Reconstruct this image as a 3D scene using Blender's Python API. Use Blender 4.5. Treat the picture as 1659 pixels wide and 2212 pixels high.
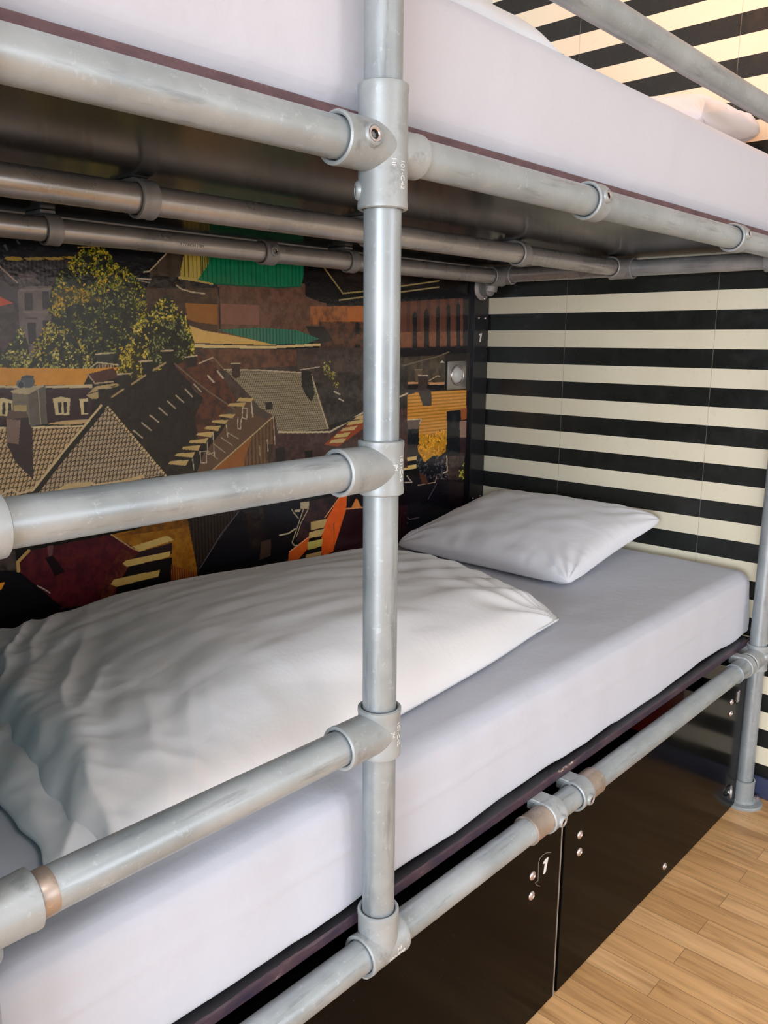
import bpy, bmesh, math, random
import numpy as np
from mathutils import Vector, Matrix, Quaternion, noise

# ------------------------------------------------------------------ scene, camera, light
for o in list(bpy.data.objects):
    bpy.data.objects.remove(o)
SC = bpy.context.scene
COL = SC.collection
H = 1.37                       # eye height of the photographer above the floor

cam_d = bpy.data.cameras.new('camera')
cam = bpy.data.objects.new('camera', cam_d)
COL.objects.link(cam)
cam_d.sensor_fit = 'VERTICAL'
cam_d.sensor_height = 24.0
cam_d.lens = 24.0 * 1794.771 / 2212.0
cam_d.clip_start = 0.01
R_ = Vector((0.67808495, -0.73494937, 0.00708712))
U_ = Vector((0.14282699, 0.14122269, 0.97962064))
F_ = Vector((0.72097244, 0.66325378, -0.20073158))
cam.matrix_world = Matrix(((R_.x, U_.x, -F_.x, 0), (R_.y, U_.y, -F_.y, 0),
                           (R_.z, U_.z, -F_.z, H), (0, 0, 0, 1)))
SC.camera = cam

world = bpy.data.worlds.new('world')
SC.world = world
world.use_nodes = True
world.node_tree.nodes['Background'].inputs[0].default_value = (0.75, 0.85, 1.0, 1)
world.node_tree.nodes['Background'].inputs[1].default_value = 1.0

def area_light(name, loc, target, sx, sy, power, color, shape='RECTANGLE', spread=math.pi):
    d = bpy.data.lights.new(name, 'AREA')
    d.shape = shape
    d.size = sx
    d.size_y = sy
    d.energy = power
    d.color = color
    d.spread = spread
    o = bpy.data.objects.new(name, d)
    COL.objects.link(o)
    o.location = loc
    o.rotation_euler = (Vector(target) - Vector(loc)).to_track_quat('-Z', 'Y').to_euler()
    return o

# daylight through the window behind and to the left of the photographer, and the second window further right
area_light('window_daylight', (-4.50, -1.65, 1.35), (0.0, -1.10, 1.35), 2.4, 1.4, 200, (0.80, 0.90, 1.0))
area_light('street_window_daylight', (1.75, -3.18, 1.60), (1.75, 0.0, 1.45), 1.1, 1.3, 26, (0.90, 0.93, 1.0))

area_light('room_fill_light', (0.5, -1.1, 2.93), (0.5, -1.1, 0), 0.5, 0.5, 20, (0.95, 0.96, 1.0), 'DISK', math.radians(95))  # added fill light, brightens the floor so it bounces up under the bunk

SC.view_settings.view_transform = 'Standard'
SC.view_settings.look = 'None'
SC.view_settings.exposure = 0.33
SC.view_settings.gamma = 1.0
SC.view_settings.use_curve_mapping = False

# ------------------------------------------------------------------ helpers
def hexc(h, g=1.0):
    r = []
    for i in (0, 2, 4):
        v = int(h[i:i + 2], 16) / 255
        v = v / 12.92 if v <= 0.04045 else ((v + 0.055) / 1.055) ** 2.4
        r.append(v * g)
    return tuple(r)

def mat(name, color=(0.8, 0.8, 0.8), rough=0.5, metal=0.0, spec=0.5, coat=0.0, coat_rough=0.1):
    m = bpy.data.materials.new(name)
    m.use_nodes = True
    b = m.node_tree.nodes['Principled BSDF']
    b.inputs['Base Color'].default_value = (*color, 1)
    b.inputs['Roughness'].default_value = rough
    b.inputs['Metallic'].default_value = metal
    b.inputs['Specular IOR Level'].default_value = spec
    b.inputs['Coat Weight'].default_value = coat
    b.inputs['Coat Roughness'].default_value = coat_rough
    return m

def N(m, typ, **kw):
    n = m.node_tree.nodes.new(typ)
    for k, v in kw.items():
        setattr(n, k, v)
    return n

def LK(m, a, b):
    m.node_tree.links.new(a, b)

def bsdf(m):
    return m.node_tree.nodes['Principled BSDF']

def ramp(m, fac, stops):
    r = N(m, 'ShaderNodeValToRGB')
    els = r.color_ramp.elements
    while len(els) < len(stops):
        els.new(0.5)
    for e, (p, c) in zip(els, stops):
        e.position = p
        e.color = (*c, 1) if len(c) == 3 else c
    LK(m, fac, r.inputs[0])
    return r.outputs[0]

def noise_tex(m, scale, detail=4, rough=0.5, stretch=(1, 1, 1), coord='Object'):
    tc = N(m, 'ShaderNodeTexCoord')
    mp = N(m, 'ShaderNodeMapping')
    mp.inputs['Scale'].default_value = stretch
    LK(m, tc.outputs[coord], mp.inputs[0])
    n = N(m, 'ShaderNodeTexNoise')
    n.inputs['Scale'].default_value = scale
    n.inputs['Detail'].default_value = detail
    n.inputs['Roughness'].default_value = rough
    LK(m, mp.outputs[0], n.inputs['Vector'])
    return n

def bump(m, height, strength, dist):
    b = N(m, 'ShaderNodeBump')
    b.inputs['Strength'].default_value = strength
    b.inputs['Distance'].default_value = dist
    LK(m, height, b.inputs['Height'])
    LK(m, b.outputs[0], bsdf(m).inputs['Normal'])
    return b

def mixc(m, fac, a, b, mode='MIX'):
    x = N(m, 'ShaderNodeMix', data_type='RGBA', blend_type=mode)
    for sock, v in ((x.inputs[0], fac), (x.inputs[6], a), (x.inputs[7], b)):
        if isinstance(v, (int, float)):
            sock.default_value = v
        elif isinstance(v, tuple):
            sock.default_value = (*v, 1) if len(v) == 3 else v
        else:
            LK(m, v, sock)
    return x.outputs[2]

def math_n(m, op, a, b=None):
    x = N(m, 'ShaderNodeMath', operation=op)
    for s, v in ((x.inputs[0], a), (x.inputs[1], b)):
        if v is None:
            continue
        if isinstance(v, (int, float)):
            s.default_value = v
        else:
            LK(m, v, s)
    return x.outputs[0]

def link_mesh(name, bm, m, parent=None, smooth=True, sharp=None):
    me = bpy.data.meshes.new(name)
    bmesh.ops.recalc_face_normals(bm, faces=bm.faces)
    bm.to_mesh(me)
    bm.free()
    if m is not None:
        for mm in (m if isinstance(m, (list, tuple)) else [m]):
            me.materials.append(mm)
    if smooth:
        me.polygons.foreach_set('use_smooth', [True] * len(me.polygons))
        if sharp is not None:
            me.set_sharp_from_angle(angle=math.radians(sharp))
    o = bpy.data.objects.new(name, me)
    COL.objects.link(o)
    if parent is not None:
        o.parent = parent
        o.matrix_parent_inverse = parent.matrix_world.inverted()
    return o

def tag(o, label=None, cat=None, group=None, kind=None):
    if label: o['label'] = label
    if cat: o['category'] = cat
    if group: o['group'] = group
    if kind: o['kind'] = kind
    return o

def thing(name, loc, label, cat, group=None):
    o = bpy.data.objects.new(name, None)
    o.location = loc
    o.empty_display_size = 0.05
    COL.objects.link(o)
    o.matrix_world = Matrix.Translation(loc)
    return tag(o, label, cat, group)

def add_box(bm, x0, x1, y0, y1, z0, z1, bev=0.0, seg=2, mi=0):
    r = bmesh.ops.create_cube(bm, size=1.0)
    vs = r['verts']
    for v in vs:
        v.co = Vector(((x0 + x1) / 2 + v.co.x * (x1 - x0), (y0 + y1) / 2 + v.co.y * (y1 - y0),
                       (z0 + z1) / 2 + v.co.z * (z1 - z0)))
    fs = set(f for v in vs for f in v.link_faces)
    for f in fs:
        f.material_index = mi
    if bev > 0:
        es = list(set(e for v in vs for e in v.link_edges))
        bmesh.ops.bevel(bm, geom=es, offset=bev, segments=seg, profile=0.5, affect='EDGES')

def frame(axis):
    a = Vector(axis).normalized()
    t = Vector((0, 0, 1)) if abs(a.z) < 0.9 else Vector((1, 0, 0))
    b = a.cross(t).normalized()
    c = b.cross(a).normalized()
    return a, b, c

def add_lathe(bm, prof, org, axis, seg=48, closed_profile=False, mi=0):
    a, b, c = frame(axis)
    org = Vector(org)
    rings = []
    for (r, h) in prof:
        if r < 1e-6:
            rings.append([bm.verts.new(org + a * h)])
        else:
            rings.append([bm.verts.new(org + a * h + (b * math.cos(2 * math.pi * i / seg) + c * math.sin(2 * math.pi * i / seg)) * r)
                          for i in range(seg)])
    pairs = list(zip(rings[:-1], rings[1:]))
    if closed_profile:
        pairs.append((rings[-1], rings[0]))
    for A, B in pairs:
        for i in range(seg):
            j = (i + 1) % seg
            if len(A) == 1 and len(B) == 1:
                continue
            if len(A) == 1:
                f = bm.faces.new((A[0], B[i], B[j]))
            elif len(B) == 1:
                f = bm.faces.new((A[i], A[j], B[0]))
            else:
                f = bm.faces.new((A[i], A[j], B[j], B[i]))
            f.material_index = mi

TR = 0.02415        # tube radius (48.3 mm galvanised pipe)
CR = 0.0305         # casting radius

def add_tube(bm, p0, p1, r=TR, seg=48):
    p0 = Vector(p0); p1 = Vector(p1)
    L = (p1 - p0).length
    n = max(1, int(L / 0.25))
    prof = [(r - 0.004, 0.004), (r - 0.004, 0.0), (r, 0.0)] + [(r, L * i / n) for i in range(1, n)] + [(r, L), (r - 0.004, L), (r - 0.004, L - 0.004)]
    add_lathe(bm, prof, p0, p1 - p0, seg)

def add_collar(bm, org, axis, L, r=CR, lip0=True, lip1=True, inner=TR + 0.0008, flare=0.0022):
    """A cast socket: starts at org, runs L along axis; lipped open ends."""
    prof = []
    if lip0:
        prof += [(inner, 0.006), (inner + 0.0014, 0.0012), (r - 0.002, 0.0), (r + flare * 0.3, 0.0016), (r + flare * 0.4, 0.007), (r, 0.012)]
    else:
        prof += [(r, 0.0)]
    if lip1:
        prof += [(r, L - 0.012), (r + flare * 0.4, L - 0.007), (r + flare * 0.3, L - 0.0016), (r - 0.002, L), (inner + 0.0014, L - 0.0012), (inner, L - 0.006)]
    else:
        prof += [(r, L)]
    add_lathe(bm, prof, org, axis, 56)

def grub_screw(parent, p, n, s=1.0):
    """Raised boss with a recessed hex-socket screw."""
    p = Vector(p)
    n = Vector(n).normalized()
    bm = bmesh.new()
    add_lathe(bm, [(0.0125 * s, -0.006), (0.0118 * s, 0.0018), (0.0100 * s, 0.0042), (0.0090 * s, 0.0046), (0.0086 * s, 0.0030),
                   (0.0083 * s, 0.0030)], p, n, 32, mi=0)
    add_lathe(bm, [(0.0083 * s, 0.0030), (0.0078 * s, 0.0040), (0.0056 * s, 0.0040), (0.0048 * s, 0.0030)], p, n, 32, mi=1)
    add_lathe(bm, [(0.0048 * s, 0.0030), (0.0042 * s, -0.0040), (0, -0.0040)], p, n, 6, mi=2)
    return link_mesh('grub_screw', bm, [M_cast, M_steel, M_hole], parent, True, 35)

# ------------------------------------------------------------------ materials
def zinc(name, base, rough, metal, streak, spots=0.5):
    m = mat(name, base, rough, metal)
    n1 = noise_tex(m, 9, 6, 0.6)
    n2 = noise_tex(m, 95, 3, 0.75)
    n3 = noise_tex(m, 26, 5, 0.65, streak)
    c1 = tuple(v * k for v, k in zip(base, (0.80, 0.82, 0.82)))
    c2 = tuple(min(1, v * k) for v, k in zip(base, (1.20, 1.18, 1.16)))
    col = ramp(m, n1.outputs[0], [(0.32, c1), (0.68, c2)])
    sp = ramp(m, n2.outputs[0], [(0.60, (0, 0, 0)), (0.70, (spots * .8,) * 3)])
    col = mixc(m, sp, col, tuple(min(1, v * 1.4) for v in base))
    dk = ramp(m, n3.outputs[0], [(0.30, (0.6, 0.6, 0.6)), (0.44, (0, 0, 0))])
    col = mixc(m, dk, col, tuple(v * 0.45 for v in base))
    LK(m, col, bsdf(m).inputs['Base Color'])
    rr = ramp(m, n1.outputs[0], [(0.3, (rough - .08,) * 3), (0.7, (rough + .1,) * 3)])
    LK(m, rr, bsdf(m).inputs['Roughness'])
    bump(m, n2.outputs[0], 0.18, 0.0006)
    return m

M_pipe_x = zinc('galvanised_pipe_lengthwise', (0.37, 0.41, 0.44), 0.38, 0.34, (0.25, 2.2, 2.2), 0.7)
M_pipe_z = zinc('galvanised_pipe_upright', (0.33, 0.365, 0.39), 0.36, 0.34, (2.2, 2.2, 0.25), 0.9)
M_pipe_y = zinc('galvanised_pipe_crosswise', (0.42, 0.42, 0.43), 0.4, 0.4, (2.2, 0.25, 2.2), 0.6)
M_pipe_worn = zinc('scuffed_galvanised_pipe', (0.50, 0.47, 0.46), 0.30, 0.65, (0.12, 3.0, 3.0), 0.6)
M_cast = zinc('cast_galvanised_fitting', (0.36, 0.385, 0.40), 0.44, 0.25, (1, 1, 1), 0.6)
M_cast_dark = zinc('dull_cast_fitting', (0.34, 0.33, 0.33), 0.48, 0.4, (1, 1, 1), 0.4)
M_rusty = zinc('tarnished_sleeve', (0.46, 0.38, 0.33), 0.38, 0.6, (1, 1, 1), 0.6)
M_steel = mat('bright_steel', (0.62, 0.55, 0.54), 0.25, 0.9)
M_hole = mat('screw_recess', (0.02, 0.015, 0.015), 0.6)
M_emboss = mat('bright_cast_lettering', (0.80, 0.80, 0.80), 0.4, 0.2)
M_ink = mat('black_stencil_ink', (0.03, 0.03, 0.03), 0.6)
M_white_paint = mat('white_numeral_paint', (0.78, 0.76, 0.74), 0.45)

def fabric(name, base, crease=0.25):
    m = mat(name, base, 0.85, 0.0, 0.25)
    bsdf(m).inputs['Sheen Weight'].default_value = 0.25
    bsdf(m).inputs['Sheen Roughness'].default_value = 0.5
    n = noise_tex(m, 7, 5, 0.55)
    n2 = noise_tex(m, 38, 3, 0.5, (0.5, 1.6, 1))
    a = math_n(m, 'MULTIPLY', n.outputs[0], 1.0)
    rd = noise_tex(m, 5.5, 3, 0.55, (0.55, 1.5, 1))
    rd.noise_type = 'RIDGED_MULTIFRACTAL'
    rd.normalize = True
    n2r = math_n(m, 'MULTIPLY', rd.outputs[0], crease)
    b0 = math_n(m, 'MULTIPLY', n2.outputs[0], 0.12)
    b = math_n(m, 'ADD', b0, n2r)
    h = math_n(m, 'ADD', a, b)
    bump(m, h, 0.35, 0.012)
    return m
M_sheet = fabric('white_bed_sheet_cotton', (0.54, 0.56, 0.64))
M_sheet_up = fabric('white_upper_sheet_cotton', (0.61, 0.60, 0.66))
M_duvet = fabric('white_duvet_cotton', (0.84, 0.85, 0.89), 0.8)
M_pillow = fabric('white_pillowcase_cotton', (0.87, 0.87, 0.92), 0.55)

# black melamine board (bed boards and locker fronts)
def black_board(name, base, rough, spec=0.5, spk=True):
    m = mat(name, base, rough, 0.0, spec)
    n = noise_tex(m, 300, 3, 0.6)
    if spk:
        s = ramp(m, n.outputs[0], [(0.70, (0, 0, 0)), (0.80, (0.35,) * 3)])
        c = mixc(m, s, base, (0.20, 0.18, 0.17))
        LK(m, c, bsdf(m).inputs['Base Color'])
    w = noise_tex(m, 5, 2, 0.5)
    r = ramp(m, w.outputs[0], [(0.3, (rough * .85,) * 3), (0.7, (rough * 1.2,) * 3)])
    LK(m, r, bsdf(m).inputs['Roughness'])
    return m
M_locker = black_board('black_locker_melamine', (0.003, 0.0027, 0.0024), 0.15, 0.05)
M_under = black_board('black_varnished_underside', (0.012, 0.011, 0.010), 0.17, 0.7)
M_cornerboard = black_board('black_corner_board', (0.010, 0.009, 0.011), 0.20, 0.5)
def board_edge():
    m = mat('worn_purple_black_board_edge', (0.05, 0.03, 0.05), 0.4)
    n = noise_tex(m, 45, 6, 0.7, (0.35, 1, 1))
    c = ramp(m, n.outputs[0], [(0.35, (0.022, 0.016, 0.036)), (0.55, (0.060, 0.032, 0.045)), (0.66, (0.10, 0.06, 0.065)), (0.715, (0.55, 0.45, 0.40))])
    LK(m, c, bsdf(m).inputs['Base Color'])
    return m
M_edge = board_edge()
def board_edge2():
    m = mat('maroon_plywood_board_edge', (0.12, 0.06, 0.065), 0.6)
    n = noise_tex(m, 60, 6, 0.7, (0.35, 1, 1))
    c = ramp(m, n.outputs[0], [(0.35, (0.085, 0.045, 0.055)), (0.6, (0.15, 0.075, 0.08)), (0.72, (0.19, 0.11, 0.11))])
    LK(m, c, bsdf(m).inputs['Base Color'])
    return m
M_edge_up = board_edge2()

# striped wall panelling : cream and black bands, each 56.9 mm high, with butt joints
def stripes():
    m = mat('cream_and_black_striped_panelling', (0.8, 0.8, 0.7), 0.28)
    tc = N(m, 'ShaderNodeTexCoord')
    sep = N(m, 'ShaderNodeSeparateXYZ')
    LK(m, tc.outputs['Object'], sep.inputs[0])
    z = math_n(m, 'SUBTRACT', sep.outputs[2], H + 0.1565 - 0.0569)   # bottom of a cream band
    t = math_n(m, 'DIVIDE', z, 0.0569 * 2)
    fr = math_n(m, 'FRACT', t)
    isw = math_n(m, 'LESS_THAN', fr, 0.497)
    n = noise_tex(m, 3.0, 5, 0.6, (1, 1, 1))
    dn = noise_tex(m, 22.0, 6, 0.7)
    cream = ramp(m, n.outputs[0], [(0.3, (0.84, 0.76, 0.57)), (0.7, (0.90, 0.82, 0.64))])
    scuff = ramp(m, dn.outputs[0], [(0.5, (0, 0, 0)), (0.85, (0.5,) * 3)])
    blk = mixc(m, scuff, (0.012, 0.013, 0.011), (0.035, 0.038, 0.033))
    c = mixc(m, isw, blk, cream)
    # joints
    y = math_n(m, 'ADD', sep.outputs[1], 50 * 0.505 - 1.494)
    ym = math_n(m, 'FRACT', math_n(m, 'DIVIDE', y, 0.505))
    jd = math_n(m, 'ABSOLUTE', math_n(m, 'SUBTRACT', ym, 0.5))
    jj = math_n(m, 'GREATER_THAN', jd, 0.4984)
    jc = mixc(m, isw, (0.16, 0.15, 0.12), (0.52, 0.48, 0.38))
    c2 = mixc(m, jj, c, jc)
    LK(m, c2, bsdf(m).inputs['Base Color'])
    r = ramp(m, dn.outputs[0], [(0.3, (0.24,) * 3), (0.75, (0.42,) * 3)])
    LK(m, r, bsdf(m).inputs['Roughness'])
    return m
M_stripes = stripes()

def plank_floor():
    m = mat('oak_laminate', (0.5, 0.3, 0.15), 0.36)
    tc = N(m, 'ShaderNodeTexCoord')
    mp = N(m, 'ShaderNodeMapping')
    mp.inputs['Rotation'].default_value = (0, 0, math.pi / 2)
    LK(m, tc.outputs['Object'], mp.inputs[0])
    br = N(m, 'ShaderNodeTexBrick')
    br.inputs['Scale'].default_value = 1.0
    br.inputs['Brick Width'].default_value = 0.62
    br.inputs['Row Height'].default_value = 0.066
    br.inputs['Mortar Size'].default_value = 0.0009
    br.inputs['Mortar Smooth'].default_value = 0.3
    br.inputs['Bias'].default_value = 0.0
    br.offset = 0.37
    br.inputs['Color1'].default_value = (0.0, 0.0, 0.0, 1)
    br.inputs['Color2'].default_value = (1, 1, 1, 1)
    br.inputs['Mortar'].default_value = (0.5, 0.5, 0.5, 1)
    LK(m, mp.outputs[0], br.inputs['Vector'])
    base = ramp(m, br.outputs['Color'], [(0.0, (0.58, 0.33, 0.14)), (0.5, (0.70, 0.41, 0.185)), (1.0, (0.78, 0.48, 0.235))])
    # grain, shifted plank by plank
    va = N(m, 'ShaderNodeVectorMath', operation='MULTIPLY_ADD')
    LK(m, br.outputs['Color'], va.inputs[0])
    va.inputs[1].default_value = (7, 7, 7)
    LK(m, tc.outputs['Object'], va.inputs[2])
    mg = N(m, 'ShaderNodeMapping')
    mg.inputs['Scale'].default_value = (14, 1.1, 1)
    LK(m, va.outputs[0], mg.inputs[0])
    g = N(m, 'ShaderNodeTexNoise')
    g.inputs['Scale'].default_value = 3.4
    g.inputs['Detail'].default_value = 7
    g.inputs['Roughness'].default_value = 0.6
    g.inputs['Distortion'].default_value = 0.6
    LK(m, mg.outputs[0], g.inputs['Vector'])
    gc = ramp(m, g.outputs[0], [(0.32, (0.62, 0.56, 0.50)), (0.5, (0.93, 0.91, 0.88)), (0.66, (1.1, 1.08, 1.05))])
    c = mixc(m, 1.0, base, gc, 'MULTIPLY')
    c = mixc(m, math_n(m, 'MULTIPLY', br.outputs['Fac'], 0.75), c, (0.14, 0.08, 0.04))
    LK(m, c, bsdf(m).inputs['Base Color'])
    return m
M_floor = plank_floor()

M_wall = mat('pale_wall_paint', (0.80, 0.80, 0.80), 0.8)
M_teal = mat('teal_paint', (0.04, 0.30, 0.38), 0.6)
M_ceiling = mat('white_ceiling_paint', (0.84, 0.84, 0.84), 0.85)
M_base = mat('navy_skirting_paint', (0.05, 0.06, 0.12), 0.35)
M_red = mat('red_plastic', (0.36, 0.004, 0.008), 0.45)
M_brushed = mat('brushed_nickel', (0.50, 0.48, 0.45), 0.32, 0.85)
M_lens = mat('frosted_lens', (0.62, 0.62, 0.60), 0.3)
M_trimmetal = mat('aluminium_edge', (0.52, 0.5, 0.5), 0.35, 0.8)
M_frame = mat('white_window_frame', (0.75, 0.75, 0.74), 0.4)

# ------------------------------------------------------------------ the room
XW, YW = 2.52, 1.835           # striped wall, mural wall
X0, Y0, ZC = -4.6, -3.3, 2.95

def boxobj(name, x0, x1, y0, y1, z0, z1, m, parent=None, bev=0.0, kind=None):
    bm = bmesh.new()
    add_box(bm, x0, x1, y0, y1, z0, z1, bev)
    o = link_mesh(name, bm, m, parent, False)
    if kind: o['kind'] = kind
    return o

boxobj('floor', X0 - .1, XW + .1, Y0 - .1, YW + .1, -0.1, 0, M_floor, kind='structure')
boxobj('ceiling', X0 - .1, XW + .1, Y0 - .1, YW + .1, ZC, ZC + .1, M_ceiling, kind='structure')
boxobj('wall_right', XW, XW + .1, Y0 - .1, YW + .1, 0, ZC, M_stripes, kind='structure')
boxobj('wall_back', X0 - .1, XW + .1, YW, YW + .1, 0, ZC, M_wall, kind='structure')
def wall_with_hole(name, axis, at, th, a0, a1, h0, h1, b0, b1, m):
    bm = bmesh.new()
    def bx(u0, u1, v0, v1):
        if axis == 'x':
            add_box(bm, at, at + th, u0, u1, v0, v1)
        else:
            add_box(bm, u0, u1, at, at + th, v0, v1)
    bx(a0, h0, b0, b1); bx(h1, a1, b0, b1)
    bx(h0, h1, b0, 0.6); bx(h0, h1, 2.3, b1)
    return tag(link_mesh(name, bm, m, None, False), kind='structure')
wall_with_hole('wall_left', 'x', X0 - .1, .1, Y0 - .1, YW + .1, -2.9, -0.4, 0, ZC, M_wall)
wall_with_hole('wall_front', 'y', Y0 - .1, .1, X0 - .1, XW + .1, 1.15, 2.35, 0, ZC, M_wall)
def window(name, axis, at, h0, h1):
    bm = bmesh.new()
    def bx(u0, u1, v0, v1):
        if axis == 'x':
            add_box(bm, at - .06, at - .01, u0, u1, v0, v1)
        else:
            add_box(bm, u0, u1, at - .06, at - .01, v0, v1)
    bx(h0, h0 + .05, 0.6, 2.3); bx(h1 - .05, h1, 0.6, 2.3)
    bx(h0, h1, 0.6, 0.65); bx(h0, h1, 2.25, 2.3)
    bx((h0 + h1) / 2 - .02, (h0 + h1) / 2 + .02, 0.6, 2.3)
    return tag(link_mesh(name, bm, M_frame, None, False), kind='structure')
window('window_1', 'x', X0, -2.9, -0.4)
window('window_2', 'y', Y0, 1.15, 2.35)
bm = bmesh.new()
add_box(bm, XW - .014, XW, Y0, 1.80, 0, 0.066, 0.003)
tag(link_mesh('baseboard_right', bm, M_base, None, True, 30), kind='structure')

# warm lamp above the upper bunk
LX_, LY_ = 1.75, 1.0
lamp = thing('ceiling_lamp', (LX_, LY_, ZC), 'round white ceiling lamp glowing warm above the upper bunk', 'lamp')
bm = bmesh.new()
add_lathe(bm, [(0, 0), (0.17, 0), (0.17, -0.03), (0.155, -0.035), (0.15, -0.03), (0, -0.03)], (LX_, LY_, ZC), (0, 0, 1), 40)
link_mesh('lamp_base', bm, M_frame, lamp, True, 35)
bm = bmesh.new()
add_lathe(bm, [(0.148, -0.03), (0.14, -0.055), (0.10, -0.078), (0.05, -0.088), (0, -0.09)], (LX_, LY_, ZC), (0, 0, 1), 40)
M_glow = mat('warm_glowing_diffuser', (0.8, 0.6, 0.4), 0.5)
bsdf(M_glow).inputs['Emission Color'].default_value = (1.0, 0.45, 0.12, 1)
bsdf(M_glow).inputs['Emission Strength'].default_value = 3.0
link_mesh('diffuser', bm, M_glow, lamp)
area_light('ceiling_lamp_glow', (LX_, LY_, ZC - 0.10), (2.52, 0.85, H + .80), 0.26, 0.26, 4, (1.0, 0.32, 0.06), 'DISK', math.radians(120))

fill_lamp = thing('ceiling_lamp', (0.5, -1.1, ZC), 'flat round ceiling disc added for the unseen fill light of the room', 'lamp')  # unseen housing added to go with the fill light over the floor
bm = bmesh.new()
add_lathe(bm, [(0, 0), (0.28, 0), (0.28, -0.012), (0, -0.012)], (0.5, -1.1, ZC), (0, 0, 1), 40)
link_mesh('lamp_base', bm, M_frame, fill_lamp, True, 35)

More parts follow.
